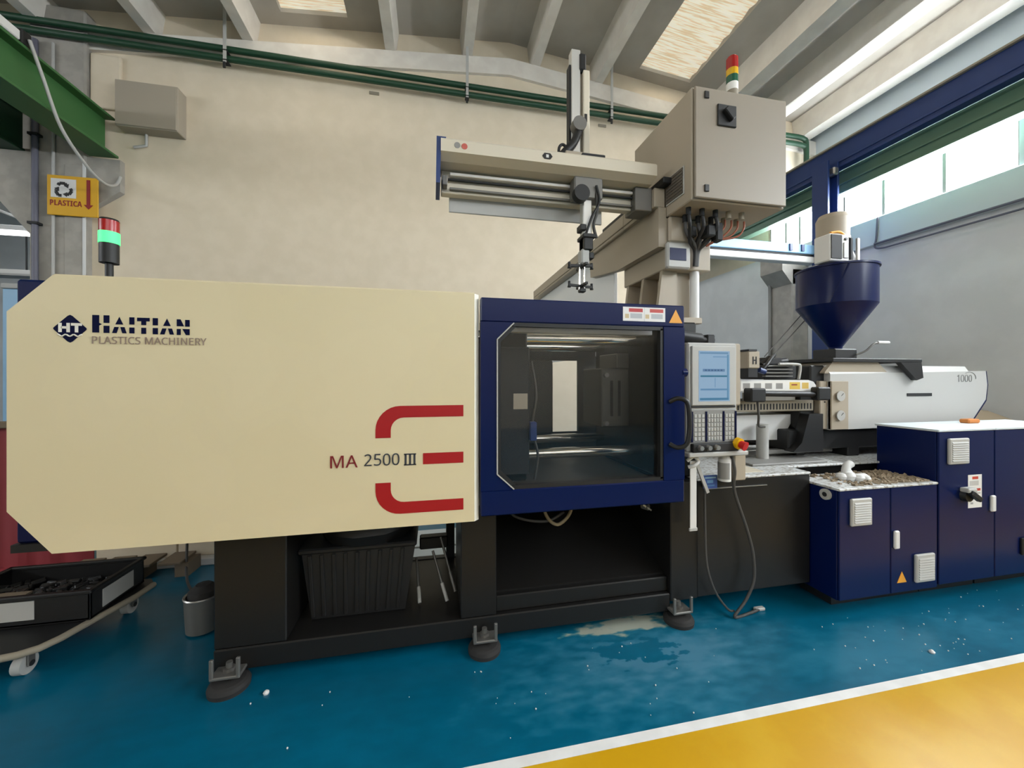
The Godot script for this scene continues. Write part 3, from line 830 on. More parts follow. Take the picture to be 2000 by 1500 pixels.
	put(m, "fixed_platen", B(1.42, 0.86, -3.2, 1.68, 1.86, -2.2, 0.01), M.black_steel)
	put(m, "rear_guard", Mb.new().box(Vector3(0.2, 0.8, -3.42), Vector3(1.08, 1.62, -3.38)).box(Vector3(0.2, 1.66, -3.42), Vector3(1.7, 1.92, -3.38)).box(Vector3(1.33, 0.8, -3.42), Vector3(1.7, 1.66, -3.38)).box(Vector3(1.08, 0.8, -3.42), Vector3(1.33, 1.0, -3.38)).box(Vector3(0.2, 1.62, -3.42), Vector3(0.84, 1.66, -3.38)), M.dark, "dark rear guard with an opening to the bright wall")
	put(m, "bottom_tray", B(0.2, 0.80, -3.38, 1.42, 0.84, -2.1), M.dull_steel)
	put(m, "inner_hose", Mb.new().tube(curve([Vector3(0.57, 1.60, -2.2), Vector3(0.60, 1.4, -2.2), Vector3(0.58, 1.2, -2.22), Vector3(0.61, 1.05, -2.2), Vector3(0.59, 0.9, -2.2)]), 0.008), M.cable)
	put(m, "valve_block", B(0.56, 1.13, -2.24, 0.60, 1.24, -2.18, 0.004), M.crane_blue)
	put(m, "hose_loop", Mb.new().tube(curve([Vector3(0.74, 0.78, -2.5), Vector3(0.72, 0.62, -2.42), Vector3(0.80, 0.54, -2.4), Vector3(0.90, 0.62, -2.42), Vector3(0.87, 0.74, -2.46), Vector3(0.82, 0.80, -2.5)]), 0.011), M.hose, "yellowish hose looping below the door")
	put(m, "hose_loop", Mb.new().tube(curve([Vector3(0.45, 0.72, -2.5), Vector3(0.52, 0.60, -2.45), Vector3(0.72, 0.56, -2.42), Vector3(0.86, 0.60, -2.45)]), 0.009), M.cable)
	put(m, "grip_knob", Mb.new().cyl(Vector3(1.35, 0.66, -2.3), Vector3(1.37, 0.66, -2.26), 0.02).bar(Vector3(1.33, 0.68, -2.26), Vector3(1.39, 0.64, -2.26), 0.01, 0.01), M.steel)
	# ---- deck under the injection unit ----
	put(m, "deck_plate", B(1.63, 0.85, -3.3, 2.5, 0.865, -2.13, 0.003).box(Vector3(2.5, 0.85, -3.3), Vector3(4.7, 0.865, -2.30), 0.003), M.scrap_top, "deck plate littered with scrap")
	put(m, "guide_bar", B(2.2, 0.89, -2.62, 3.25, 0.93, -2.58, 0.005), M.steel)
	put(m, "guide_bar", B(2.2, 0.89, -3.0, 4.6, 0.93, -2.96, 0.005), M.steel)
	single("paper_sheet", B(1.98, 0.865, -2.36, 2.20, 0.868, -2.20), M.beige_light, "pale paper sheet lying on the deck beside the control panel post", "paper")
	put(m, "drip_tray", B(2.24, 0.866, -2.55, 2.9, 0.88, -2.34, 0.003), M.mid_grey)

func warning(parent: Node3D, c: Vector2, r: float, z: float) -> void:
	put(parent, "warning_triangle", Mb.new().xy([c + Vector2(0, r), c + Vector2(r, -r * 0.8), c + Vector2(-r, -r * 0.8)], z - 0.001, z + 0.001).xy([c + Vector2(-r * 0.1, r * 0.5), c + Vector2(r * 0.25, r * 0.05), c + Vector2(0, 0), c + Vector2(r * 0.15, -r * 0.6), c + Vector2(-r * 0.25, -r * 0.1), c + Vector2(0, -r * 0.05)], z + 0.001, z + 0.0015), M.orange, "yellow warning triangle")

func emblem(cv: Node3D) -> void:
	var z := -1.9505
	var k := 0.358 / 1030.0
	var ky := 0.0755 / 178.0
	var f := func(p: Vector2) -> Vector2: return Vector2(-1.411 + (p.x - 570.0) * k, 1.7665 - (p.y - 145.0) * ky)
	var glyphs := [
		[[570, 145], [640, 145], [640, 222], [668, 236], [640, 250], [640, 320], [570, 320]], [[685, 145], [745, 145], [745, 222], [685, 222]], [[685, 250], [745, 250], [745, 322], [685, 322]],
		[[848, 158], [888, 234], [806, 234]], [[796, 260], [842, 260], [820, 322], [772, 322]], [[858, 260], [902, 260], [924, 322], [878, 322]],
		[[952, 158], [1006, 158], [1006, 232], [952, 232]], [[952, 262], [1006, 262], [1006, 322], [952, 322]],
		[[1034, 160], [1168, 160], [1168, 196], [1130, 196], [1130, 234], [1078, 234], [1078, 196], [1034, 196]], [[1078, 262], [1130, 262], [1130, 324], [1078, 324]],
		[[1200, 160], [1256, 160], [1256, 234], [1200, 234]], [[1200, 262], [1256, 262], [1256, 326], [1200, 326]],
		[[1354, 162], [1394, 238], [1312, 238]], [[1302, 264], [1348, 264], [1326, 326], [1278, 326]], [[1364, 264], [1408, 264], [1430, 326], [1384, 326]],
		[[1460, 166], [1502, 166], [1540, 238], [1460, 238]], [[1552, 170], [1602, 170], [1602, 240], [1552, 240]], [[1460, 266], [1504, 266], [1504, 328], [1460, 328]], [[1522, 266], [1602, 266], [1602, 328], [1560, 328]]]
	var g := Mb.new()
	for poly in glyphs:
		var q := []
		for p in poly:
			q.append(f.call(Vector2(p[0], p[1])))
		g.xy(q, z - 0.001, z)
	put(cv, "lettering", g, M.letter_navy, "bold navy stencil maker's lettering")
	letters(cv, "lettering", "PLASTICS MACHINERY", Vector3(-1.411, 1.645, z), 0.424, 0.031, M.letter_grey)
	# rhombus with rounded corners
	var c := Vector2(-1.4885, 1.706)
	var rh := []
	var tips := [Vector2(0.0605, 0), Vector2(0, 0.0625), Vector2(-0.0605, 0), Vector2(0, -0.0625)]
	for i in 4:
		var a: Vector2 = tips[i]
		var pr: Vector2 = tips[(i + 3) % 4]
		var nx: Vector2 = tips[(i + 1) % 4]
		var e := 0.08 if i % 2 == 0 else 0.14
		rh.append(c + a.lerp(pr, e))
		rh.append(c + a * (1.0 - e * 0.5))
		rh.append(c + a.lerp(nx, e))
	put(cv, "emblem", Mb.new().xy(rh, z - 0.001, z), M.letter_navy, "navy rhombus emblem")
	var z2 := z + 0.0008
	var hh := func(a: float, b: float, cc: float, dd: float) -> Mb: return B(c.x + a, c.y + b, z, c.x + cc, c.y + dd, z2)
	var wh := Mb.new()
	for r in [[-0.040, -0.015, -0.028, 0.024], [-0.012, -0.015, 0.0, 0.024], [-0.030, 0.0, -0.010, 0.010], [0.004, 0.013, 0.042, 0.024], [0.017, -0.015, 0.029, 0.014]]:
		wh.add(hh.call(r[0], r[1], r[2], r[3]), Transform3D())
	put(cv, "emblem_letter", wh, M.cream_edge)
	var wv := []
	for i in 17:
		var t := -0.042 + 0.084 * i / 16.0
		wv.append(Vector3(c.x + t, c.y - 0.028 + 0.004 * cos(i * TAU / 5.3), z))
	put(cv, "emblem_wave", Mb.new().tube(wv, 0.0032, 6), M.cream_edge)

func model_mark(cv: Node3D) -> void:
	var z := -1.9505
	var pts := [Vector2(0.152, 1.363), Vector2(0.152, 1.306), Vector2(-0.125, 1.306)]
	for i in 7:
		pts.append(Vector2(-0.138, 1.244) + Vector2(0, 0.062).rotated(PI / 2 * i / 6.0))
	pts += [Vector2(-0.200, 1.208), Vector2(-0.271, 1.208)]
	for i in 9:
		pts.append(Vector2(-0.155, 1.247) + Vector2(-0.116, 0).rotated(-PI / 2 * i / 8.0))
	put(cv, "red_stripe", Mb.new().xy(pts, z - 0.001, z), M.red)
	var low := []
	for p in pts:
		low.append(Vector2(p.x, 1.099 * 2.0 - p.y))
	put(cv, "red_stripe", Mb.new().xy(low, z - 0.001, z), M.red)
	put(cv, "red_stripe", B(-0.047, 1.072, z - 0.001, 0.152, 1.127, z), M.red)
	letters(cv, "lettering", "MA", Vector3(-0.474, 1.072, z), 0.122, 0.058, M.letter_red, 400)
	letters(cv, "lettering", "2500", Vector3(-0.322, 1.074, z), 0.163, 0.058, M.letter_dark)
	var s := Mb.new()
	for i in 3:
		s.box(Vector3(-0.135 + i * 0.021, 1.072, z - 0.001), Vector3(-0.125 + i * 0.021, 1.126, z))
	s.box(Vector3(-0.138, 1.122, z - 0.001), Vector3(-0.08, 1.128, z)).box(Vector3(-0.138, 1.070, z - 0.001), Vector3(-0.08, 1.076, z))
	put(cv, "numeral", s, M.letter_dark)

func vent(parent: Node3D, x0: float, y0: float, x1: float, y1: float, z: float) -> void:
	var v := put(parent, "vent_grille", B(x0, y0, z, x1, y1, z + 0.02, 0.006), M.light_grey, "pale grey filter grille")
	var n := 9
	for i in n:
		var y := y0 + 0.02 + (y1 - y0 - 0.04) * i / n
		put(v, "louvre", Mb.new().yz([Vector2(z + 0.02, y), Vector2(z + 0.026, y + 0.002), Vector2(z + 0.02, y + (y1 - y0 - 0.04) / n * 0.8)], x0 + 0.018, x1 - 0.018), M.light_grey)

func latch(parent: Node3D, x: float, y0: float, y1: float, z: float) -> void:
	put(parent, "latch", B(x - 0.02, y0, z, x + 0.02, y1, z + 0.018, 0.006), M.white, "white door latch")

func cabinets() -> void:
	var z := -1.95
	var lo := thing("electrical_cabinet", "low navy cabinet with a scrap-littered top beside the black base", "cabinet", Vector3(2.9, 0, -2.1))
	put(lo, "plinth", B(2.58, 0, -2.28, 3.33, 0.09, -2.06), M.black)
	put(lo, "body", B(2.505, 0.088, -2.28, 3.325, 0.785, -1.965, 0.004), M.navy)
	var d1 := put(lo, "door", B(2.508, 0.092, -1.965, 2.918, 0.785, z, 0.004), M.navy)
	var d2 := put(lo, "door", B(2.924, 0.092, -1.965, 3.322, 0.785, z, 0.004), M.navy)
	put(lo, "top_plate", B(2.50, 0.785, -2.29, 3.325, 0.80, -1.945, 0.003), M.scrap_top, "pale top plate strewn with scrap")
	vent(d1, 2.582, 0.562, 2.745, 0.735, z)
	vent(d2, 3.112, 0.150, 3.276, 0.335, z)
	latch(d2, 2.956, 0.388, 0.505, z)
	warning(d2, Vector2(3.013, 0.19), 0.04, z + 0.001)
	put(lo, "port_hole", Mb.new().cyl(Vector3(2.491, 0.745, -2.03), Vector3(2.488, 0.745, -2.03), 0.015, -1.0, 14), M.dark)
	put(lo, "cable_port", Mb.new().cyl(Vector3(2.505, 0.745, -2.03), Vector3(2.49, 0.745, -2.03), 0.035, -1.0, 20), M.light_grey, "round pale cable port")
	var ta := thing("electrical_cabinet", "tall navy cabinet with rotary main switch beside the low one", "cabinet", Vector3(3.6, 0, -2.1))
	put(ta, "plinth", B(3.34, 0, -2.3, 3.85, 0.10, -2.06), M.black)
	put(ta, "body", B(3.335, 0.10, -2.32, 3.853, 1.135, -1.965, 0.004), M.navy)
	var d3 := put(ta, "door", B(3.338, 0.105, -1.965, 3.850, 1.135, z, 0.004), M.navy)
	put(ta, "top_plate", B(3.33, 1.135, -2.33, 3.855, 1.15, -1.945, 0.003), M.sill)  # pale colour stands for the window reflected in the top
	vent(d3, 3.405, 0.915, 3.585, 1.09, z)
	latch(d3, 3.82, 0.57, 0.682, z)
	var lab := print_tex(60, 110, rgb(228, 226, 222), [[18, 6, 26, 9, rgb(196, 70, 50)], [6, 20, 40, 16, rgb(190, 188, 184)], [16, 46, 38, 8, rgb(190, 60, 44)], [10, 60, 44, 4, rgb(176, 176, 172)], [10, 70, 40, 4, rgb(176, 176, 172)], [10, 92, 12, 6, rgb(160, 160, 160)]])
	put(d3, "switch_label", face_z(3.600, 0.605, 3.728, 0.832, z + 0.002), printed(lab), "white label with red headings")
	var sw := put(d3, "main_switch", Mb.new().cyl(Vector3(3.565, 0.70, z), Vector3(3.565, 0.70, z + 0.03), 0.045, 0.04, 20), M.black, "black rotary main switch")
	put(sw, "switch_grip", Mb.new().bar(Vector3(3.535, 0.73, z + 0.05), Vector3(3.62, 0.675, z + 0.05), 0.03, 0.035, 0.006), M.black)
	put(sw, "switch_base", B(3.52, 0.725, z, 3.60, 0.755, z + 0.05, 0.006), M.light_grey)
	var tb := thing("electrical_cabinet", "wide tall navy cabinet at the end of the cabinet line", "cabinet", Vector3(4.25, 0, -2.1))
	put(tb, "plinth", B(3.87, 0, -2.3, 4.7, 0.10, -2.06), M.black)
	put(tb, "body", B(3.856, 0.10, -2.32, 4.72, 1.135, -1.965, 0.004), M.navy)
	var d4 := put(tb, "door", B(3.858, 0.105, -1.965, 4.718, 1.135, z, 0.004), M.navy)
	put(tb, "top_plate", B(3.857, 1.135, -2.33, 4.725, 1.15, -1.945, 0.003), M.sill)  # reflected window put into the pale colour here too
	put(d4, "pull", B(4.10, 0.24, z, 4.16, 0.36, z + 0.015, 0.004), M.black)
	# things lying on the cabinets
	var gl := thing("work_gloves", "crumpled white work gloves on the scrap-littered cabinet top", "gloves", Vector3(2.8, 0.80, -2.1))
	var gm := Mb.new()
	for q in [[2.80, 0.83, -2.12, 0.045], [2.85, 0.822, -2.09, 0.036], [2.755, 0.825, -2.13, 0.034], [2.89, 0.816, -2.07, 0.026], [2.82, 0.85, -2.14, 0.03]]:
		var rr: float = q[3]
		gm.lathe([Vector2(0.0, -rr * 0.7), Vector2(rr * 0.8, -rr * 0.6), Vector2(rr, 0.0), Vector2(rr * 0.7, rr * 0.5), Vector2(0.0, rr * 0.7)], Vector3(q[0], q[1], q[2]), 9)
	put(gl, "palm", gm, M.white)
	for i in 4:
		var a := -0.4 + i * 0.45
		var sq := Vector3(2.86 + 0.01 * i, 0.825, -2.08 - 0.015 * i)
		put(gl, "finger", Mb.new().tube(curve([sq, sq + Vector3(0.03 * cos(a), 0.008, 0.03 * sin(a)), sq + Vector3(0.055 * cos(a + 0.3), -0.012, 0.055 * sin(a + 0.3))], 4), 0.011), M.white)
	put(gl, "cuff", Mb.new().tube(curve([Vector3(2.79, 0.84, -2.13), Vector3(2.815, 0.885, -2.14), Vector3(2.85, 0.905, -2.14)], 4), 0.026, 10), M.white)
	var rg := RandomNumberGenerator.new()
	rg.seed = 12
	var chips := Mb.new()
	for i in 420:
		var cx := 2.56 + 0.74 * sqrt(rg.randf())
		var cz := rg.randf_range(-2.26, -1.98)
		var e := Basis.from_euler(Vector3(rg.randf() * 0.6, rg.randf() * TAU, rg.randf() * 0.6))
		var hs := rg.randf_range(0.004, 0.012)
		chips.add(Mb.new().box(Vector3(-hs * 1.6, -hs * 0.5, -hs * 0.7), Vector3(hs * 1.6, hs * 0.5, hs * 0.7)), Transform3D(e, Vector3(cx, 0.80 + hs * 0.6, cz)))
	var cp := single("scrap_chips", chips, M.brown, "brown scrap chips strewn over the low cabinet top", "scrap")
	cp.set_meta("kind", "stuff")
	single("sponge", B(4.02, 1.15, -2.40 + 0.17, 4.14, 1.182, -2.17, 0.008), mat(rgb(206, 130, 70), 0.9), "small orange sponge on top of the tall cabinets", "sponge")

func injection() -> void:
	var u := press
	var prof := [Vector2(3.06, 1.09), Vector2(4.545, 1.10), Vector2(4.735, 1.31), Vector2(4.755, 1.44), Vector2(4.735, 1.56), Vector2(3.06, 1.53)]
	var cv := put(u, "injection_cover", Mb.new().xy(prof, -3.05, -2.45), M.cover, "white rounded cover")
	put(cv, "top_cover", Mb.new().yz([Vector2(-2.45, 1.53), Vector2(-2.49, 1.60), Vector2(-3.01, 1.60), Vector2(-3.05, 1.53)], 3.06, 4.56), M.cover)
	put(cv, "slot", B(3.84, 1.347, -2.45, 4.11, 1.373, -2.446, 0.001), M.dark)
	letters(cv, "lettering", "1000", Vector3(4.40, 1.465, -2.449), 0.17, 0.062, M.mid_grey)
	var arc := []
	for i in 12:
		var a := 2.2 - 2.4 * i / 11.0
		arc.append(Vector3(4.54 + 0.075 * cos(a), 1.50 + 0.05 * sin(a), -2.449))
	put(cv, "swoosh", Mb.new().tube(arc, 0.003, 6), M.mid_grey)
	var tr := [Vector2(4.53, 1.09), Vector2(4.575, 1.09), Vector2(4.765, 1.30), Vector2(4.785, 1.44), Vector2(4.765, 1.56), Vector2(4.735, 1.56), Vector2(4.755, 1.44), Vector2(4.735, 1.31)]
	put(u, "end_trim", Mb.new().xy(tr, -3.06, -2.46), M.navy, "navy end trim")
	var gp := put(u, "gauge_panel", B(2.985, 1.095, -3.05, 3.06, 1.475, -2.47, 0.006).box(Vector3(3.06, 1.092, -2.47), Vector3(3.228, 1.475, -2.44), 0.004), M.beige)
	for y in [1.358, 1.205]:
		var g := put(gp, "pressure_gauge", Mb.new().lathe([Vector2(0.0, 0), Vector2(0.05, 0.0), Vector2(0.052, 0.014), Vector2(0.042, 0.016), Vector2(0.0, 0.014)], Vector3.ZERO, 28), M.mid_grey)
		var mm: ArrayMesh = g.mesh
		g.rotation.x = PI / 2
		g.position = Vector3(3.132, y, -2.44) - u.position
		put(gp, "gauge_dial", Mb.new().cyl(Vector3(3.132, y, -2.428), Vector3(3.132, y, -2.422), 0.040, -1.0, 24), M.light_grey)
		put(gp, "gauge_needle", Mb.new().bar(Vector3(3.132, y, -2.423), Vector3(3.152, y + 0.02, -2.421), 0.004, 0.003), M.black)
	for y in [1.38, 1.31]:
		put(gp, "screw", Mb.new().cyl(Vector3(3.03, y, -2.47), Vector3(3.03, y, -2.465), 0.006, -1.0, 8), M.dark)
	put(u, "carriage", B(2.72, 0.93, -3.05, 4.5, 1.09, -2.5, 0.01).box(Vector3(2.85, 1.0, -3.0), Vector3(3.06, 1.42, -2.52), 0.008), M.black)
	put(u, "carriage_step", Mb.new().xy([Vector2(2.70, 0.93), Vector2(2.78, 1.0), Vector2(2.85, 1.22), Vector2(2.98, 1.22), Vector2(2.98, 0.93)], -2.52, -2.44), M.black)
	put(u, "carriage_foot", B(3.3, 0.865, -2.7, 3.42, 0.95, -2.5, 0.008).box(Vector3(2.9, 0.865, -2.9), Vector3(3.0, 0.95, -2.6), 0.008), M.black)
	put(u, "cylinder_rod", Mb.new().cyl(Vector3(2.35, 1.385, -2.4), Vector3(2.86, 1.375, -2.4), 0.022), M.black)
	put(u, "rod_block", B(2.23, 1.325, -2.42, 2.36, 1.425, -2.34, 0.01), M.black, "black block on the injection rod")
	put(u, "block_cable", Mb.new().tube(curve([Vector3(2.30, 1.33, -2.36), Vector3(2.31, 1.22, -2.36), Vector3(2.33, 1.15, -2.38), Vector3(2.45, 1.13, -2.45)]), 0.008), M.cable)
	put(u, "rod_clevis", B(2.84, 1.33, -2.43, 2.96, 1.43, -2.36, 0.01), M.black)
	var bc := put(u, "barrel_cover", Mb.new().xy([Vector2(1.70, 1.392), Vector2(2.88, 1.39), Vector2(2.915, 1.41), Vector2(2.925, 1.44), Vector2(2.90, 1.47), Vector2(2.85, 1.484), Vector2(1.70, 1.485)], -2.85, -2.45), M.white, "white heater cover with warning stickers")
	var st := print_tex(140, 20, rgb(236, 232, 226), [[4, 4, 14, 12, rgb(150, 146, 140)], [26, 4, 14, 12, rgb(150, 146, 140)], [48, 4, 14, 12, rgb(150, 146, 140)], [70, 4, 14, 12, rgb(150, 146, 140)], [98, 2, 22, 15, rgb(226, 190, 80)], [124, 3, 14, 13, rgb(216, 180, 90)], [102, 6, 12, 3, rgb(150, 70, 50)]])
	put(bc, "sticker_strip", face_z(2.24, 1.402, 2.86, 1.474, -2.448), printed(st))
	var pc := put(u, "perforated_guard", B(1.70, 1.24, -2.8, 2.96, 1.325, -2.50, 0.004), M.beige_dark, "grey slotted guard below the heater cover")
	for i in 26:
		var x := 2.20 + i * 0.029
		put(pc, "slot", B(x, 1.255, -2.50, x + 0.012, 1.30, -2.498), M.dark)
	put(u, "cross_plate", B(2.3, 1.327, -2.5, 2.75, 1.39, -2.47), M.light_grey)
	put(u, "trough", Mb.new().xy([Vector2(2.30, 1.01), Vector2(2.76, 1.0), Vector2(2.88, 1.17), Vector2(2.86, 1.205), Vector2(2.30, 1.205)], -2.9, -2.6), M.white, "white catch trough")
	put(u, "standpipe", Mb.new().cyl(Vector3(2.50, 0.865, -2.52), Vector3(2.50, 1.14, -2.52), 0.042, -1.0, 20), M.light_grey)
	# barrel top fittings
	put(u, "terminal_box", B(2.262, 1.57, -2.5, 2.362, 1.695, -2.40, 0.006), M.beige, "small beige box marked with a letter")
	letters(u, "lettering", "H", Vector3(2.295, 1.60, -2.399), 0.036, 0.056, M.black, 700)
	put(u, "box_lid", B(2.265, 1.695, -2.5, 2.335, 1.71, -2.40), M.black)
	put(u, "box_foot", B(2.27, 1.505, -2.5, 2.35, 1.57, -2.41), M.black)
	put(u, "blue_coupling", Mb.new().cyl(Vector3(2.37, 1.56, -2.42), Vector3(2.42, 1.545, -2.42), 0.02), M.crane_blue)
	put(u, "valve_block", B(2.50, 1.49, -2.75, 2.80, 1.60, -2.5, 0.01).box(Vector3(2.55, 1.60, -2.7), Vector3(2.72, 1.66, -2.55), 0.01), M.black)
	put(u, "solenoid", Mb.new().cyl(Vector3(2.70, 1.625, -2.6), Vector3(2.80, 1.635, -2.6), 0.03, -1.0, 12).cyl(Vector3(2.52, 1.60, -2.55), Vector3(2.60, 1.655, -2.55), 0.024, -1.0, 12), M.black)
	put(u, "bracket", Mb.new().tube(curve([Vector3(2.76, 1.49, -2.45), Vector3(2.775, 1.585, -2.45), Vector3(2.74, 1.605, -2.45), Vector3(2.58, 1.605, -2.45)], 4), 0.01), M.light_grey)
	for i in 4:
		put(u, "valve_fin", B(2.48 + 0.005 * i, 1.508 + i * 0.026, -2.5, 2.73, 1.518 + i * 0.026, -2.47), M.dull_steel)
	put(u, "throat_block", B(2.93, 1.43, -2.95, 3.12, 1.60, -2.5, 0.01), M.black)
	put(u, "hydraulic_hose", Mb.new().tube(curve([Vector3(2.4, 1.54, -2.45), Vector3(2.47, 1.60, -2.45), Vector3(2.56, 1.65, -2.5), Vector3(2.64, 1.68, -2.55)]), 0.014), M.black)
	put(u, "feed_tray", Mb.new().xy([Vector2(3.02, 1.545), Vector2(3.10, 1.63), Vector2(3.55, 1.63), Vector2(3.66, 1.535), Vector2(3.50, 1.535), Vector2(3.02, 1.535)], -2.9, -2.46), M.beige, "beige feed tray under the hopper")
	# ---- hopper ----
	var c := Vector3(3.49, 0, -2.75)
	var h := thing("material_hopper", "navy funnel-shaped material hopper above the white injection unit", "hopper", Vector3(3.49, 1.64, -2.75))
	put(h, "slide_plate", B(3.05, 1.625, -2.95, 3.96, 1.655, -2.42, 0.004), M.black, "black slide plate under the funnel")
	put(h, "slide_end", B(3.98, 1.63, -2.72, 4.14, 1.655, -2.66, 0.004), M.black)
	put(h, "stop_bracket", Mb.new().xy([Vector2(3.70, 1.625), Vector2(3.92, 1.625), Vector2(3.94, 1.50), Vector2(3.87, 1.48)], -2.44, -2.40), M.black)
	put(h, "outlet_block", B(3.36, 1.655, -2.85, 3.60, 1.75, -2.65, 0.008), M.black)
	var bin := Mb.new().lathe([Vector2(0.045, 1.72), Vector2(0.05, 1.77), Vector2(0.285, 2.13), Vector2(0.285, 2.44)], c, 56)
	put(h, "funnel", bin, M.navy, "navy cylinder and cone")
	put(h, "lid", Mb.new().lathe([Vector2(0.0, 2.44), Vector2(0.296, 2.44), Vector2(0.296, 2.455), Vector2(0.0, 2.465)], c, 56), M.navy)
	put(h, "seam", Mb.new().bar(c + Vector3(-0.16, 2.44, 0.24), c + Vector3(-0.245, 2.13, 0.155), 0.014, 0.01), M.navy)
	var hl := print_tex(40, 32, rgb(214, 218, 222), [[8, 12, 10, 12, rgb(170, 150, 150)], [14, 4, 20, 6, rgb(180, 186, 190)], [20, 14, 14, 10, rgb(190, 190, 194)]])
	var pl := put(h, "label_plate", face_z(-0.05, -0.04, 0.05, 0.04, 0.0), printed(hl), "white label near the rim")
	pl.rotation.y = deg_to_rad(4)
	pl.position = Vector3(0.045, 2.375 - 1.64, 0.287)
	put(h, "gate_lever", Mb.new().tube(curve([Vector3(3.56, 1.70, -2.63), Vector3(3.62, 1.73, -2.6), Vector3(3.68, 1.79, -2.58), Vector3(3.76, 1.80, -2.58)], 4), 0.008), M.dull_steel)
	put(h, "lever_grip", Mb.new().tube([Vector3(3.72, 1.802, -2.58), Vector3(3.84, 1.802, -2.58)], 0.014), M.white)
	# ---- loader on the hopper ----
	var ld := thing("vacuum_loader", "beige drum-shaped vacuum loader standing on the hopper lid", "loader", Vector3(3.46, 2.465, -2.75))
	put(ld, "base_flange", Mb.new().cyl(Vector3(3.46, 2.465, -2.75), Vector3(3.46, 2.49, -2.75), 0.17, -1.0, 28), M.light_grey)
	put(ld, "chamber", Mb.new().cyl(Vector3(3.50, 2.49, -2.78), Vector3(3.50, 2.72, -2.78), 0.085, -1.0, 28), M.clear, "clear material chamber")
	put(ld, "drum", Mb.new().lathe([Vector2(0.118, 2.72), Vector2(0.12, 2.89), Vector2(0.10, 2.93), Vector2(0.0, 2.95)], Vector3(3.46, 0, -2.75), 36), M.beige, "beige motor drum")
	put(ld, "clamp_band", Mb.new().lathe([Vector2(0.124, 2.70), Vector2(0.124, 2.725)], Vector3(3.46, 0, -2.75), 36), M.dull_steel)
	var bx := put(ld, "control_box", B(3.22, 2.475, -2.72, 3.42, 2.70, -2.58, 0.008), M.white, "white control box with a dark panel")
	put(bx, "display_panel", B(3.228, 2.49, -2.58, 3.34, 2.69, -2.574, 0.003), M.dark)
	put(bx, "indicator", Mb.new().cyl(Vector3(3.38, 2.66, -2.58), Vector3(3.38, 2.66, -2.57), 0.012), M.black)
	put(bx, "hinge_cover", B(3.355, 2.50, -2.58, 3.405, 2.63, -2.572, 0.003), M.light_grey)
	put(ld, "cable_tie", Mb.new().tube(curve([Vector3(3.25, 2.71, -2.6), Vector3(3.34, 2.725, -2.6), Vector3(3.42, 2.71, -2.62)], 4), 0.01), M.orange)
	for i in 3:
		put(ld, "toggle_clip", B(3.44 + i * 0.06, 2.50, -2.66 + 0.01 * i, 3.47 + i * 0.06, 2.70, -2.64 + 0.01 * i, 0.005), M.steel if i != 1 else M.dark)
	put(ld, "air_hose", Mb.new().tube(curve([Vector3(3.57, 2.70, -2.72), Vector3(3.60, 2.60, -2.70), Vector3(3.66, 2.50, -2.70), Vector3(3.69, 2.47, -2.72)]), 0.016), M.white)
	single("feed_wire", Mb.new().tube([Vector3(2.60, 1.67, -2.6), Vector3(3.34, 2.09, -2.93)], 0.004, 6), M.cable, "upper one of two thin wires slanting from the valves to the hopper", "wire")
	single("feed_wire", Mb.new().tube([Vector3(2.64, 1.66, -2.58), Vector3(3.36, 2.03, -2.92)], 0.004, 6), M.cable, "lower one of two thin wires slanting from the valves to the hopper", "wire")
	# ---- heap behind the machine end ----
	var tp := Mb.new()
	tp.lathe([Vector2(0.9, 0), Vector2(0.85, 0.5), Vector2(0.6, 0.95), Vector2(0.25, 1.12), Vector2(0.0, 1.15)], Vector3(6.1, 0, -3.4), 9)
	single("tarpaulin_heap", tp, M.brown, "brown tarpaulin heap standing behind the white injection unit end", "tarpaulin")

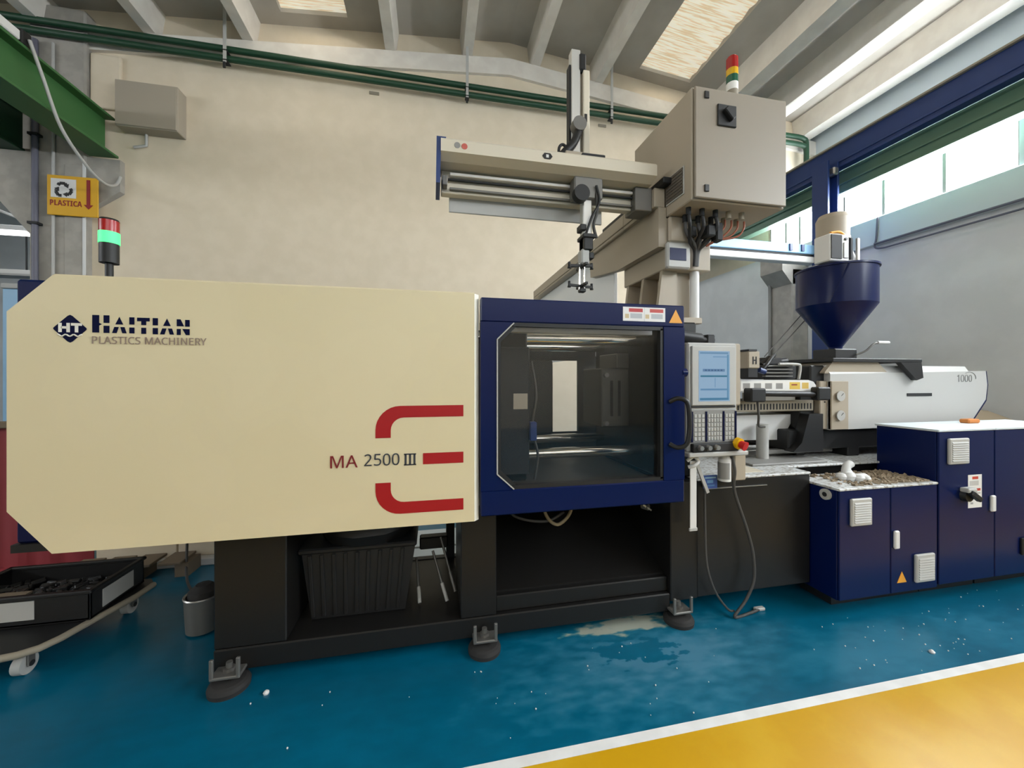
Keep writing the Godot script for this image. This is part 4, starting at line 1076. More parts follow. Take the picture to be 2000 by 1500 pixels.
func robot() -> void:
	var r := thing("take_out_robot", "beige overhead take-out robot with a horizontal beam and vertical arm", "robot", Vector3(1.6, 1.86, -2.5))
	# ---- column on the fixed platen ----
	put(r, "column", B(1.506, 2.22, -2.84, 1.84, 2.555, -2.27, 0.006), M.beige)
	put(r, "column_foot", B(1.46, 1.86, -2.9, 1.76, 1.90, -2.25, 0.004).box(Vector3(1.62, 1.88, -2.80), Vector3(1.74, 2.22, -2.35), 0.004), M.beige)
	for z in [-2.80, -2.58, -2.35]:
		put(r, "gusset", Mb.new().xy([Vector2(1.47, 1.90), Vector2(1.62, 1.90), Vector2(1.62, 2.22), Vector2(1.51, 2.22)], z, z + 0.03), M.beige)
	put(r, "conduit_post", Mb.new().tube([Vector3(1.745, 1.865, -2.31), Vector3(1.745, 2.30, -2.31)], 0.03, 12), M.white, "white conduit standing at the column")
	put(r, "pendant", B(1.49, 2.215, -2.27, 1.66, 2.385, -2.23, 0.01), M.light_grey, "small control box with blue display")
	put(r, "pendant_display", B(1.505, 2.265, -2.23, 1.625, 2.345, -2.227, 0.002), mat(rgb(16, 26, 70), 0.6))
	put(r, "cover_hood", B(1.51, 2.385, -2.27, 1.66, 2.56, -2.24, 0.015), M.beige)
	# ---- traverse ----
	var t := put(r, "traverse_beam", B(1.42, 2.62, -5.35, 1.68, 2.745, -2.69, 0.006).box(Vector3(1.42, 2.62, -2.69), Vector3(1.496, 2.745, -2.27), 0.004), M.beige, "beige traverse beam running back towards the wall")
	put(t, "beam_groove", B(1.414, 2.645, -5.3, 1.42, 2.652, -2.3), M.beige_dark)
	put(t, "haunch", Mb.new().yz([Vector2(-3.4, 2.62), Vector2(-3.38, 2.44), Vector2(-2.84, 2.36), Vector2(-2.27, 2.36), Vector2(-2.27, 2.62)], 1.45, 1.505), M.beige)
	put(t, "linear_rail", B(1.44, 2.745, -3.1, 1.50, 2.785, -2.2, 0.004), M.black)
	put(r, "white_sheet", B(1.50, 1.70, -5.3, 1.53, 2.62, -3.0, 0.004), M.curtain, "white translucent sheet hanging under the traverse beam")  # white translucent sheet filling the space below the beam
	# ---- kick beam ----
	var k := put(r, "kick_beam", Mb.new().yz([Vector2(-2.44, 2.755), Vector2(-2.44, 2.865), Vector2(-2.215, 2.865), Vector2(-2.2, 2.85), Vector2(-2.2, 2.782), Vector2(-2.26, 2.755)], 0.045, 1.395), M.beige_light, "beige cover of the horizontal beam, lightened to stand for light from above")  # beam and mast cover lightened to stand for light from above
	put(k, "end_cap", Mb.new().xy([Vector2(0.018, 2.605), Vector2(0.042, 2.605), Vector2(0.045, 2.78), Vector2(0.075, 2.868), Vector2(0.022, 2.868)], -2.43, -2.21), M.crane_blue, "blue end cap")
	put(k, "profile", B(0.05, 2.62, -2.42, 1.38, 2.755, -2.36, 0.004), M.beige_light)
	put(k, "guide_rail", B(0.10, 2.715, -2.36, 1.30, 2.735, -2.33, 0.003), M.alu)
	put(k, "guide_rail", B(0.10, 2.635, -2.36, 1.30, 2.65, -2.34, 0.003), M.dull_steel)
	put(k, "drive_belt", B(0.09, 2.69, -2.35, 1.32, 2.70, -2.335), M.dark)
	put(k, "lower_plate", B(0.10, 2.535, -2.436, 1.12, 2.72, -2.422, 0.003), M.light_grey)
	put(k, "pulley_block", B(0.055, 2.64, -2.36, 0.085, 2.70, -2.30, 0.004), M.dull_steel)
	var lo := Mb.new().cyl(Vector3(0.137, 2.822, -2.2), Vector3(0.137, 2.822, -2.198), 0.017, -1.0, 20)
	put(k, "round_sticker", lo, M.mid_grey)
	put(k, "round_sticker", Mb.new().cyl(Vector3(0.178, 2.820, -2.2), Vector3(0.178, 2.820, -2.198), 0.017, -1.0, 20), mat(rgb(196, 96, 84), 0.5))
	put(k, "hexagon_badge", Mb.new().xy([Vector2(0.638, 2.822), Vector2(0.652, 2.84), Vector2(0.688, 2.84), Vector2(0.702, 2.822), Vector2(0.688, 2.804), Vector2(0.652, 2.804)], -2.2, -2.198), M.black)
	put(k, "badge_centre", B(0.662, 2.813, -2.198, 0.678, 2.831, -2.1975), M.white)
	put(k, "link_bracket", B(1.30, 2.60, -2.44, 1.42, 2.755, -2.30, 0.004), M.dull_steel)
	# ---- vertical arm ----
	var a := put(r, "arm_mast", B(0.875, 2.10 + 0.76, -2.40, 0.935, 3.62, -2.34, 0.004), M.alu, "tall aluminium mast of the vertical arm")
	put(a, "mast_rail", B(0.862, 2.90, -2.40, 0.875, 3.52, -2.35), M.black)
	put(a, "mast_rack", B(0.935, 2.90, -2.39, 0.950, 3.56, -2.36), M.beige_dark)
	put(a, "mast_cover", B(0.952, 2.90, -2.40, 0.995, 3.49, -2.33, 0.005), M.beige_light)
	put(a, "head_pulley", B(0.925, 3.48, -2.40, 0.975, 3.60, -2.33, 0.012), M.black)
	put(a, "mast_switch", B(0.958, 3.15, -2.33, 0.975, 3.20, -2.325), M.black)
	put(a, "carriage_foot", B(0.80, 2.865, -2.42, 1.06, 2.90, -2.24, 0.005), M.beige)
	put(a, "carriage_plate", B(0.90, 2.866, -2.24, 1.05, 2.882, -2.22), M.dark)
	var ch := []
	for i in 22:
		var w := PI * i / 21.0
		ch.append(Vector3(0.835 + 0.055 * cos(w + 0.9), 2.93 + 0.15 * sin(w * 0.95), -2.30))
	put(a, "cable_chain", Mb.new().tube(curve([Vector3(0.90, 3.13, -2.31), Vector3(0.905, 3.07, -2.30), Vector3(0.87, 2.98, -2.29), Vector3(0.82, 2.92, -2.28), Vector3(0.79, 2.885, -2.28)]), 0.028, 6), M.black, "black cable chain")
	put(a, "chain_drum", Mb.new().cyl(Vector3(0.905, 3.10, -2.33), Vector3(0.905, 3.10, -2.27), 0.045, -1.0, 20), M.dull_steel)
	put(a, "mast_hose", Mb.new().tube(curve([Vector3(0.77, 2.885, -2.29), Vector3(0.775, 2.94, -2.29), Vector3(0.80, 2.96, -2.29), Vector3(0.84, 2.93, -2.29)]), 0.009), M.black)
	put(a, "carriage_block", B(0.86, 2.62, -2.34, 1.05, 2.755, -2.25, 0.008), M.dull_steel)
	put(a, "belt_drum", Mb.new().cyl(Vector3(0.90, 2.64, -2.27), Vector3(0.90, 2.64, -2.22), 0.05, -1.0, 20), M.black)
	put(a, "lower_arm", B(0.925, 2.30, -2.33, 0.985, 2.76, -2.27, 0.006), M.alu)
	put(a, "side_cable", Mb.new().tube(curve([Vector3(1.02, 2.74, -2.27), Vector3(1.005, 2.64, -2.25), Vector3(1.015, 2.55, -2.26), Vector3(0.99, 2.46, -2.26), Vector3(1.01, 2.38, -2.26)]), 0.010), M.cable)
	put(a, "side_cable", Mb.new().tube(curve([Vector3(1.0, 2.70, -2.24), Vector3(1.02, 2.6, -2.24), Vector3(0.97, 2.5, -2.24), Vector3(0.93, 2.38, -2.25)]), 0.008), M.black)
	var g := put(r, "gripper", B(0.925, 2.30, -2.34, 0.985, 2.405, -2.25, 0.006), M.black, "black and steel gripper hanging from the arm")
	put(g, "rotary_unit", B(0.915, 2.375, -2.35, 1.0, 2.40, -2.24, 0.004).box(Vector3(0.90, 2.42, -2.32), Vector3(0.94, 2.46, -2.25), 0.005), M.black)
	put(g, "wrist", B(0.912, 2.215, -2.33, 0.965, 2.31, -2.26, 0.008), M.light_grey)
	put(g, "wrist_valve", B(0.965, 2.25, -2.31, 0.995, 2.29, -2.26, 0.004), M.black)
	put(g, "cross_bar", Mb.new().bar(Vector3(0.84, 2.205, -2.29), Vector3(0.995, 2.212, -2.29), 0.02, 0.016).bar(Vector3(0.92, 2.20, -2.36), Vector3(0.92, 2.20, -2.20), 0.016, 0.014), M.black)
	put(g, "cross_bar", Mb.new().bar(Vector3(0.835, 2.085, -2.29), Vector3(0.995, 2.075, -2.29), 0.018, 0.014).bar(Vector3(0.92, 2.08, -2.36), Vector3(0.92, 2.08, -2.20), 0.016, 0.014), M.black)
	for x in [0.908, 0.94]:
		put(g, "rod", Mb.new().tube([Vector3(x, 2.055, -2.29), Vector3(x, 2.22, -2.29)], 0.007), M.chrome)
	for p in [Vector3(0.84, 2.21, -2.29), Vector3(0.99, 2.21, -2.29), Vector3(0.84, 2.09, -2.29), Vector3(0.99, 2.08, -2.29)]:
		put(g, "suction_cup", Mb.new().cyl(p, p + Vector3(0, -0.02, 0), 0.006, 0.012).cyl(p + Vector3(0, 0.018, 0), p, 0.008), M.dark)
	put(g, "stop_block", B(0.905, 2.04, -2.31, 0.945, 2.065, -2.27, 0.004), M.black)
	# ---- control cabinet on the beam end ----
	var c := thing("robot_control_cabinet", "beige control cabinet with black rotary switch hung above the machine", "cabinet", Vector3(1.84, 2.56, -2.3))
	put(c, "body", B(1.508, 2.56, -2.68, 2.166, 3.232, -2.02, 0.006), M.beige)
	M.cabinet = mat(rgb(144, 133, 118), 0.5)  # body paint darkened on the door to tone down front light
	var d := put(c, "door", B(1.516, 2.568, -2.015, 2.160, 3.225, -1.998, 0.005), M.cabinet)
	put(d, "rotary_switch", B(1.662, 3.005, -1.998, 1.792, 3.135, -1.988, 0.004), M.black, "black rotary switch")
	put(d, "switch_grip", Mb.new().bar(Vector3(1.70, 3.10, -1.975), Vector3(1.755, 3.04, -1.975), 0.03, 0.03, 0.005), M.black)
	for y in [2.625, 3.178]:
		put(d, "door_latch", Mb.new().box(Vector3(1.575, y - 0.022, -1.998), Vector3(1.607, y + 0.022, -1.99), 0.005), M.black)
	put(c, "side_vent", B(1.502, 2.625, -2.27, 1.508, 2.80, -2.085, 0.002), M.light_grey)
	for i in 8:
		var y := 2.635 + i * 0.02
		put(c, "vent_slat", B(1.497, y, -2.262, 1.503, y + 0.016, -2.093), M.vent_brown)
	for i in 10:
		var x := 1.56 + i * 0.048
		put(c, "cable_gland", Mb.new().cyl(Vector3(x, 2.56, -2.12 - 0.1 * (i % 2)), Vector3(x, 2.515, -2.12 - 0.1 * (i % 2)), 0.016, -1.0, 10), M.dark if i < 6 else M.beige_dark)
	var ends := [[1.60, 2.36, 0], [1.66, 2.30, 0], [1.68, 2.33, 0], [1.72, 2.27, 0], [1.74, 2.36, 0], [1.78, 2.28, 0]]
	for i in 6:
		var x := 1.56 + i * 0.048
		var z := -2.12 - 0.1 * (i % 2)
		put(c, "control_cable", Mb.new().tube(curve([Vector3(x, 2.53, z), Vector3(x + 0.01, 2.45, z), Vector3(lerpf(x, 1.70, 0.5), 2.38, -2.2), Vector3(1.695 + 0.006 * i, 2.34, -2.24), Vector3(1.70 + 0.004 * i, 2.24, -2.25)]), 0.011), M.black if i % 2 == 0 else M.cable, "dark cable hanging from the cabinet")
	put(c, "plug_connector", B(1.70, 2.40, -2.2, 1.76, 2.47, -2.12, 0.008).box(Vector3(1.63, 2.41, -2.24), Vector3(1.67, 2.48, -2.18), 0.008).box(Vector3(1.78, 2.38, -2.2), Vector3(1.83, 2.50, -2.14), 0.008), M.dark)
	for i in 4:
		var x := 1.848 + i * 0.048
		put(c, "sensor_wire", Mb.new().tube(curve([Vector3(x, 2.52, -2.15), Vector3(x - 0.005, 2.47, -2.15), Vector3(x - 0.05, 2.42, -2.16), Vector3(1.80, 2.39, -2.18), Vector3(1.75, 2.36, -2.2)]), 0.006), mat(rgb(150, 84, 60), 0.6), "reddish brown wire bending under the cabinet")
	tower(Vector3(1.99, 3.232, -2.25), false)
	tower(Vector3(-1.80, 2.0, -2.6), true)

func tower(p: Vector3, lit: bool) -> void:
	if not lit:
		var s := thing("signal_tower", "red, yellow, green and white signal tower on the beige control cabinet", "signal light", p)
		put(s, "foot", Mb.new().cyl(p, p + Vector3(0, 0.02, 0), 0.034, -1.0, 20), M.dark)
		put(s, "base", Mb.new().cyl(p + Vector3(0, 0.02, 0), p + Vector3(0, 0.21, 0), 0.036, -1.0, 20), M.beige_dark)
		var y := 0.21
		for l in [[M.white_lens, 0.05], [M.green_lens, 0.05], [M.yellow_lens, 0.045], [M.red_lens, 0.075]]:
			put(s, "lens", Mb.new().cyl(p + Vector3(0, y, 0), p + Vector3(0, y + l[1], 0), 0.037, -1.0, 20), l[0])
			y += l[1]
		put(s, "cap", Mb.new().cyl(p + Vector3(0, y, 0), p + Vector3(0, y + 0.01, 0), 0.036, 0.03, 20), M.red_lens)
	else:
		var s2 := thing("signal_tower", "signal tower with glowing green lens standing behind the cream cover", "signal light", p)
		put(s2, "foot", Mb.new().cyl(p, p + Vector3(0, 0.02, 0), 0.05, 0.03, 20), M.black)
		put(s2, "stem", Mb.new().cyl(p + Vector3(0, 0.02, 0), p + Vector3(0, 0.15, 0), 0.018, -1.0, 14), M.black)
		put(s2, "base", Mb.new().cyl(p + Vector3(0, 0.15, 0), p + Vector3(0, 0.26, 0), 0.042, -1.0, 20), M.black)
		put(s2, "lens", Mb.new().cyl(p + Vector3(0, 0.26, 0), p + Vector3(0, 0.325, 0), 0.045, -1.0, 20), M.lit_green, "glowing green lens")
		put(s2, "lens", Mb.new().cyl(p + Vector3(0, 0.325, 0), p + Vector3(0, 0.39, 0), 0.043, -1.0, 20), M.red_lens, "dark red lens")
		put(s2, "cap", Mb.new().cyl(p + Vector3(0, 0.39, 0), p + Vector3(0, 0.40, 0), 0.044, 0.04, 20), M.black)
		var l := OmniLight3D.new()
		l.name = "green_signal_light"
		l.light_color = Color(0.3, 1.0, 0.5)
		l.light_energy = 0.02
		l.light_size = 0.03
		l.omni_range = 20.0
		l.omni_attenuation = 2.0
		l.shadow_enabled = true
		add_child(l)
		l.position = p + Vector3(0, 0.29, 0)

func control() -> void:
	var z := -2.0
	var p := thing("control_panel", "grey operator control panel with a lit blue screen beside the navy door", "control panel", Vector3(1.65, 1.06, -2.05))
	put(p, "housing", B(1.472, 1.06, -2.12, 1.815, 1.71, z - 0.01, 0.01), M.light_grey)
	put(p, "side_cover", B(1.815, 1.33, -2.16, 1.86, 1.71, z - 0.03, 0.008), M.beige)
	var f := put(p, "screen_frame", B(1.495, 1.335, z - 0.01, 1.795, 1.69, z, 0.006), M.light_grey)
	var s := [[4, 4, 100, 6, rgb(120, 160, 196)], [14, 62, 78, 9, rgb(110, 146, 186)], [6, 84, 98, 6, rgb(70, 130, 160)], [6, 130, 98, 6, rgb(110, 156, 196)], [4, 162, 102, 8, rgb(86, 140, 176)], [50, 18, 50, 4, rgb(130, 170, 208)], [100, 12, 6, 150, rgb(110, 160, 196)], [56, 92, 3, 34, rgb(130, 170, 208)]]
	for i in 6:
		s.append([22 + i * 11, 64, 6, 5, rgb(76, 110, 150)])
	var sm := printed(print_tex(110, 174, rgb(163, 196, 226), s), 0.15)
	sm.emission_enabled = true
	sm.emission = Color.WHITE
	sm.emission_texture = sm.albedo_texture
	sm.emission_operator = BaseMaterial3D.EMISSION_OP_MULTIPLY
	sm.emission_energy_multiplier = 0.27
	sm.albedo_color = Color(0.35, 0.35, 0.35)
	put(f, "screen", face_z(1.540, 1.36, 1.752, 1.66, z + 0.001), sm, "lit pale blue screen")
	area("screen_light", Vector3(1.646, 1.51, z + 0.006), Vector3.BACK, Vector2(0.21, 0.30), Color(0.65, 0.8, 1.0), 0.02)
	put(f, "frame_gap", B(1.497, 1.322, z - 0.01, 1.795, 1.333, z - 0.004), M.black)
	var kp := put(p, "keypad", B(1.49, 1.115, z - 0.01, 1.80, 1.31, z - 0.004, 0.003), M.mid_grey)
	for x in [1.492, 1.587, 1.706, 1.790]:
		put(kp, "divider", B(x, 1.12, z - 0.004, x + 0.012, 1.30, z - 0.001), M.letter_navy)
	for g in [[1.512, 3, 0.025], [1.606, 5, 0.0195], [1.724, 3, 0.0215]]:
		for i in g[1]:
			for j in 6:
				var x0: float = g[0] + i * g[2]
				put(kp, "key_button", B(x0, 1.128 + j * 0.027, z - 0.004, x0 + g[2] * 0.78, 1.149 + j * 0.027, z - 0.0005, 0.002), M.light_grey)
	put(p, "switch_shelf", B(1.49, 1.062, z - 0.01, 1.80, 1.112, z + 0.02, 0.004), M.dark)
	for i in 3:
		put(p, "selector_knob", Mb.new().cyl(Vector3(1.53 + i * 0.055, 1.09, z + 0.02), Vector3(1.53 + i * 0.055, 1.09, z + 0.045), 0.016, 0.013, 14), M.steel)
	var es := put(p, "emergency_stop", Mb.new().cyl(Vector3(1.790, 1.11, z + 0.01), Vector3(1.795, 1.105, z + 0.035), 0.034, -1.0, 24), M.yellow_lens, "red emergency stop button on a yellow collar")
	put(es, "button", Mb.new().cyl(Vector3(1.795, 1.105, z + 0.035), Vector3(1.805, 1.095, z + 0.065), 0.022, 0.028, 24), mat(rgb(190, 20, 22), 0.35))
	put(p, "bottom_ledge", B(1.455, 1.035, -2.12, 1.86, 1.062, z + 0.03, 0.006), M.light_grey)
	put(p, "arm_post", B(1.822, 0.865, -2.14, 1.906, 1.06, -2.04, 0.006), M.beige)
	put(p, "pivot_arm", Mb.new().cyl(Vector3(1.50, 1.76, -2.12), Vector3(1.64, 1.745, -2.12), 0.035, -1.0, 16).cyl(Vector3(1.64, 1.74, -2.12), Vector3(1.73, 1.735, -2.12), 0.025, -1.0, 16).box(Vector3(1.67, 1.70, -2.15), Vector3(1.73, 1.77, -2.09), 0.008), M.black, "black pivot arm on top")
	# ---- things on and under the ledge ----
	var sp := thing("spray_can", "white spray can standing under the control panel", "spray can", Vector3(1.768, 0.865, -2.06))
	put(sp, "can", Mb.new().lathe([Vector2(0.0, 0.865), Vector2(0.036, 0.865), Vector2(0.036, 1.0), Vector2(0.022, 1.025)], Vector3(1.768, 0, -2.06), 24), M.white)
	put(sp, "can_band", Mb.new().lathe([Vector2(0.0365, 0.88), Vector2(0.0365, 0.98)], Vector3(1.765, 0, -2.06), 24), M.mid_grey)
	put(sp, "cap", Mb.new().cyl(Vector3(1.768, 1.02, -2.06), Vector3(1.768, 1.05, -2.06), 0.02, 0.018, 18), M.pale_blue)
	var jr := thing("white_strap", "long white webbing strap hanging from the panel ledge", "strap", Vector3(1.54, 0.58, -2.06))
	put(jr, "webbing", B(1.518, 0.58, -2.052, 1.562, 1.0, -2.046, 0.002), M.white)
	put(jr, "knot", Mb.new().tube(curve([Vector3(1.50, 1.0, -2.05), Vector3(1.53, 1.03, -2.03), Vector3(1.56, 1.0, -2.03), Vector3(1.53, 0.98, -2.02), Vector3(1.50, 0.965, -2.04)], 4), 0.011), M.white)
	put(jr, "buckle", B(1.512, 0.575, -2.054, 1.568, 0.595, -2.044, 0.003), M.light_grey)
	var lb := print_tex(40, 34, rgb(60, 92, 170), [[4, 4, 32, 4, rgb(150, 190, 220)], [10, 12, 18, 8, rgb(110, 160, 210)], [6, 24, 26, 4, rgb(90, 140, 200)]])
	single("blue_tag", face_z(1.664, 0.803, 1.762, 0.886, -2.115, 0.008), printed(lb), "small blue printed tag fixed to the base under the panel", "tag")
	single("bracket_stay", Mb.new().bar(Vector3(1.58, 0.99, -2.08), Vector3(1.665, 0.79, -2.08), 0.012, 0.02), M.light_grey, "pale slanting stay beside the white strap", "stay")
	single("panel_cable", Mb.new().tube(curve([Vector3(1.80, 1.03, -2.04), Vector3(1.815, 0.93, -2.03), Vector3(1.83, 0.80, -2.05), Vector3(1.93, 0.55, -2.06), Vector3(1.985, 0.38, -2.07), Vector3(1.99, 0.22, -2.07), Vector3(1.93, 0.10, -2.07), Vector3(1.84, 0.012, -2.06), Vector3(1.98, 0.01, -2.08), Vector3(2.06, 0.01, -2.10)]), 0.009), M.cable, "dark cable hanging from the control panel to the floor", "cable")
	single("loose_cable", Mb.new().tube(curve([Vector3(1.66, 0.80, -2.10), Vector3(1.655, 0.55, -2.09), Vector3(1.66, 0.34, -2.08), Vector3(1.71, 0.18, -2.07), Vector3(1.80, 0.06, -2.07), Vector3(1.86, 0.03, -2.09)]), 0.007), M.cable, "thin cable hanging below the blue tag", "cable")
	single("cable_plug", B(2.03, 0.0, -2.12, 2.10, 0.02, -2.09, 0.005), M.light_grey, "pale plug lying on the floor at the cable end", "plug")

func floor_things() -> void:
	# ---- black bin between the legs ----
	var b := thing("storage_bin", "black ribbed plastic bin standing between the base legs", "bin", Vector3(-0.4, 0.16, -2.45))
	put(b, "body", Mb.new().xy([Vector2(-0.655, 0.165), Vector2(-0.155, 0.165), Vector2(-0.10, 0.53), Vector2(-0.705, 0.53)], -2.75, -2.30), M.black)
	put(b, "rim", B(-0.722, 0.53, -2.77, -0.09, 0.56, -2.28, 0.008), M.black)
	for i in 9:
		var x0 := -0.645 + i * 0.056
		put(b, "rib", Mb.new().bar(Vector3(x0, 0.18, -2.296), Vector3(x0 * 1.0 - 0.02 + i * 0.006, 0.52, -2.296), 0.02, 0.012, 0.003), M.black)
	single("bin_bag", Mb.new().lathe([Vector2(0.0, 0.54), Vector2(0.26, 0.56), Vector2(0.29, 0.62), Vector2(0.27, 0.68), Vector2(0.0, 0.72)], Vector3(-0.38, 0, -2.52), 11), M.black, "black refuse bag stuffed into the ribbed bin", "bag")
	var tool := ["short pale-ended rod leaning in the base beside the bin", "long bright rod slanting in the base before the middle leg", "dark steel bar slanting closest to the middle leg"]
	var ta := [[Vector3(-0.075, 0.17, -2.33), Vector3(-0.10, 0.36, -2.5)], [Vector3(0.085, 0.17, -2.32), Vector3(0.0, 0.42, -2.45)], [Vector3(0.135, 0.20, -2.36), Vector3(0.05, 0.48, -2.5)]]
	for i in 3:
		var t := thing("steel_rod", tool[i], "rod", ta[i][0], "rods stored in the base")
		put(t, "shaft", Mb.new().tube([ta[i][0], ta[i][1]], 0.008), M.dull_steel)
		put(t, "tip", Mb.new().tube([ta[i][0], (ta[i][0] as Vector3).lerp(ta[i][1], 0.35)], 0.011), M.light_grey if i < 2 else M.dull_steel)
	# ---- bucket ----
	var k := thing("metal_bucket", "dull metal bucket tucked behind the end leg of the base", "bucket", Vector3(-1.34, 0, -2.62))
	put(k, "pail", Mb.new().lathe([Vector2(0.0, 0.01), Vector2(0.085, 0.01), Vector2(0.095, 0.21), Vector2(0.085, 0.21), Vector2(0.08, 0.03), Vector2(0.0, 0.03)], Vector3(-1.34, 0, -2.62), 28), M.dull_steel)
	put(k, "rim", Mb.new().lathe([Vector2(0.095, 0.205), Vector2(0.099, 0.21), Vector2(0.095, 0.216), Vector2(0.085, 0.212)], Vector3(-1.34, 0, -2.62), 28), M.steel)
	single("dark_rag", Mb.new().lathe([Vector2(0.0, 0.16), Vector2(0.08, 0.19), Vector2(0.075, 0.24), Vector2(0.04, 0.27), Vector2(0.0, 0.275)], Vector3(-1.34, 0, -2.62), 9), M.rubber, "dark rag stuffed in the metal bucket", "rag")
	# ---- dolly and crate ----
	var dz := -0.0
	var d := thing("wheeled_dolly", "black flat dolly with a grey edge strip on pale castors", "dolly", Vector3(-2.4, 0, -2.85))
	var out := [Vector2(-2.78, -2.32), Vector2(-2.04, -2.32), Vector2(-1.95, -2.345), Vector2(-1.905, -2.42), Vector2(-1.81, -2.80), Vector2(-1.80, -2.95), Vector2(-1.84, -3.0), Vector2(-2.78, -3.0)]
	put(d, "platform", Mb.new().xz(out, 0.135, 0.16), M.black)
	var edge := [Vector3(-2.78, 0.146, -2.31), Vector3(-2.05, 0.146, -2.31), Vector3(-1.99, 0.146, -2.322), Vector3(-1.93, 0.146, -2.36), Vector3(-1.895, 0.146, -2.43), Vector3(-1.80, 0.146, -2.80), Vector3(-1.79, 0.146, -2.94)]
	put(d, "edge_strip", Mb.new().tube(edge, 0.018), M.beige_dark, "grey bumper strip round the edge")
	for c in [[-2.03, -2.41], [-1.90, -2.90], [-2.68, -2.41], [-2.68, -2.90]]:
		var w := put(d, "castor", Mb.new().cyl(Vector3(c[0] - 0.02, 0.05, c[1]), Vector3(c[0] + 0.02, 0.05, c[1]), 0.05, -1.0, 24), M.light_grey)
		for sd in [-0.032, 0.024]:
			put(w, "fork", B(c[0] + sd, 0.04, c[1] - 0.02, c[0] + sd + 0.008, 0.135, c[1] + 0.02, 0.003), M.dull_steel)
		put(w, "hub", Mb.new().cyl(Vector3(c[0] - 0.034, 0.05, c[1]), Vector3(c[0] + 0.034, 0.05, c[1]), 0.014, -1.0, 12), M.dark)
	var cr := thing("plastic_crate", "shallow black plastic crate of scrap parts on the dolly", "crate", Vector3(-2.4, 0.16, -2.85))
	var x0 := -2.55; var x1 := -1.85; var z0 := -2.95; var z1 := -2.545; var y0 := 0.165; var y1 := 0.33
	put(cr, "bottom", B(x0, y0, z0, x1, y0 + 0.012, z1), M.black)
	put(cr, "side_wall", B(x0, y0, z1 - 0.015, x1, y1, z1, 0.004), M.black)
	put(cr, "side_wall", B(x0, y0, z0, x1, y1, z0 + 0.015, 0.004), M.black)
	put(cr, "side_wall", B(x1 - 0.015, y0, z0, x1, y1, z1, 0.004), M.black)
	put(cr, "side_wall", B(x0, y0, z0, x0 + 0.015, y1, z1, 0.004), M.black)
	put(cr, "rim", B(x0 - 0.01, y1 - 0.02, z1 - 0.02, x1 + 0.01, y1, z1 + 0.01, 0.005).box(Vector3(x0 - 0.01, y1 - 0.02, z0 - 0.01), Vector3(x1 + 0.01, y1, z0 + 0.02), 0.005).box(Vector3(x1 - 0.02, y1 - 0.02, z0 - 0.01), Vector3(x1 + 0.01, y1, z1 + 0.01), 0.005).box(Vector3(x0 - 0.01, y1 - 0.02, z0 - 0.01), Vector3(x0 + 0.02, y1, z1 + 0.01), 0.005), M.black)
	put(cr, "paper_label", B(x1 - 0.55, y0 + 0.035, z1, x1 - 0.25, y0 + 0.135, z1 + 0.003), M.light_grey, "torn white paper label")
	put(cr, "paper_label", B(x1, y0 + 0.025, z1 - 0.31, x1 + 0.003, y0 + 0.125, z1 - 0.08), M.light_grey, "white paper label on the narrow side")
	var rng := RandomNumberGenerator.new()
	rng.seed = 5
	var sc := Mb.new()
	for i in 200:
		var c := Vector3(rng.randf_range(x0 + 0.05, x1 - 0.05), y0 + 0.04 + rng.randf() * 0.05, rng.randf_range(z0 + 0.05, z1 - 0.05))
		var e := Basis.from_euler(Vector3(rng.randf() * TAU, rng.randf() * TAU, 0))
		sc.add(Mb.new().box(Vector3(-0.03, -0.012, -0.014), Vector3(0.03, 0.012, 0.014), 0.004), Transform3D(e, c))
	sc.box(Vector3(x0 + 0.02, y0 + 0.01, z0 + 0.02), Vector3(x1 - 0.02, y0 + 0.05, z1 - 0.02))
	var scrap := single("scrap_parts", sc, M.black, "black moulded scrap parts filling the crate", "scrap")
	scrap.set_meta("kind", "stuff")
	single("cardboard_strip", B(-2.44, 0.285, -2.68, -2.22, 0.295, -2.64), M.wood, "brown cardboard strip lying on the scrap in the crate", "cardboard")
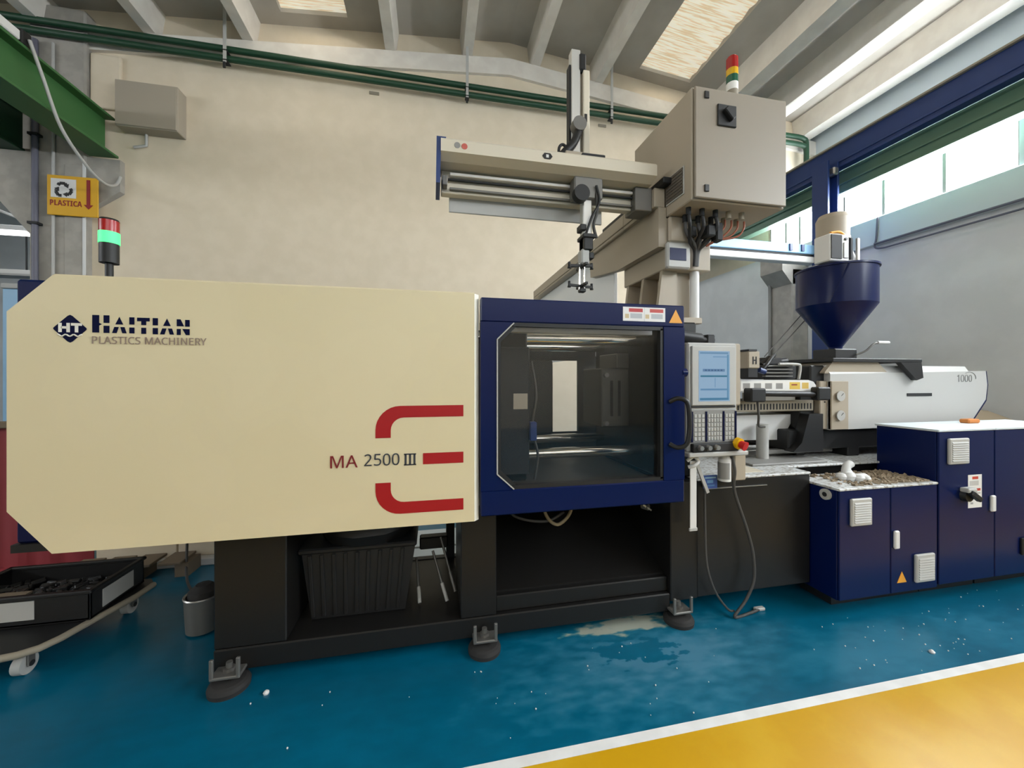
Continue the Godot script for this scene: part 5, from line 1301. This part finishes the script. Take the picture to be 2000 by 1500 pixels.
	var pa := thing("wooden_pallet", "low wooden pallet lying behind the crate under the cream cover", "pallet", Vector3(-2.2, 0, -3.4))
	for i in 4:
		put(pa, "slat", B(-2.6 + i * 0.2, 0.10, -3.52, -2.45 + i * 0.2, 0.12, -3.32, 0.003), M.wood)
	for x in [-2.58, -2.2, -1.9]:
		put(pa, "bearer", B(x, 0.0, -3.5, x + 0.09, 0.10, -3.34), M.wood)
	# ---- cables on the floor behind ----
	single("floor_cable", Mb.new().tube(curve([Vector3(-1.95, 0.6, -3.5), Vector3(-1.88, 0.3, -3.45), Vector3(-1.80, 0.02, -3.3), Vector3(-1.62, 0.012, -3.05), Vector3(-1.45, 0.012, -2.9), Vector3(-1.2, 0.012, -2.85)]), 0.009), M.cable, "dark cable running over the floor behind the base end", "cable")
	single("floor_cable", Mb.new().tube(curve([Vector3(-1.0, 0.6, -3.3), Vector3(-1.35, 0.45, -3.3), Vector3(-1.6, 0.25, -3.4), Vector3(-1.66, 0.06, -3.42)]), 0.008), M.cable, "thin cable arching from the base end to the board", "cable")
	# ---- pellets ----
	var pm := Mb.new()
	for i in 95:
		var x := rng.randf_range(-0.9, 3.9)
		var z := rng.randf_range(-2.0, -1.5)
		if i % 3 == 0:
			x = rng.randf_range(2.2, 4.2); z = rng.randf_range(-1.9, -1.55)
		var s := rng.randf_range(0.0018, 0.0042)
		pm.lathe([Vector2(s * 0.7, 0), Vector2(s, s * 0.8), Vector2(s * 0.6, s * 1.5), Vector2(0, s * 1.6)], Vector3(x, 0, z), 6)
	var pe := single("plastic_pellets", pm, M.white, "tiny white plastic pellets scattered over the blue floor", "pellets")
	pe.set_meta("kind", "stuff")
	var bits := [["white plastic scrap chip on blue floor near the end foot", Vector3(-0.774, 0, -2.022)], ["white plastic scrap chip on blue floor near the white line", Vector3(2.667, 0, -1.588)]]
	for q in bits:
		single("scrap_chip", Mb.new().lathe([Vector2(0.012, 0), Vector2(0.014, 0.008), Vector2(0.006, 0.016), Vector2(0, 0.017)], q[1], 7), M.white, q[0], "scrap", "white scrap chips on the floor")
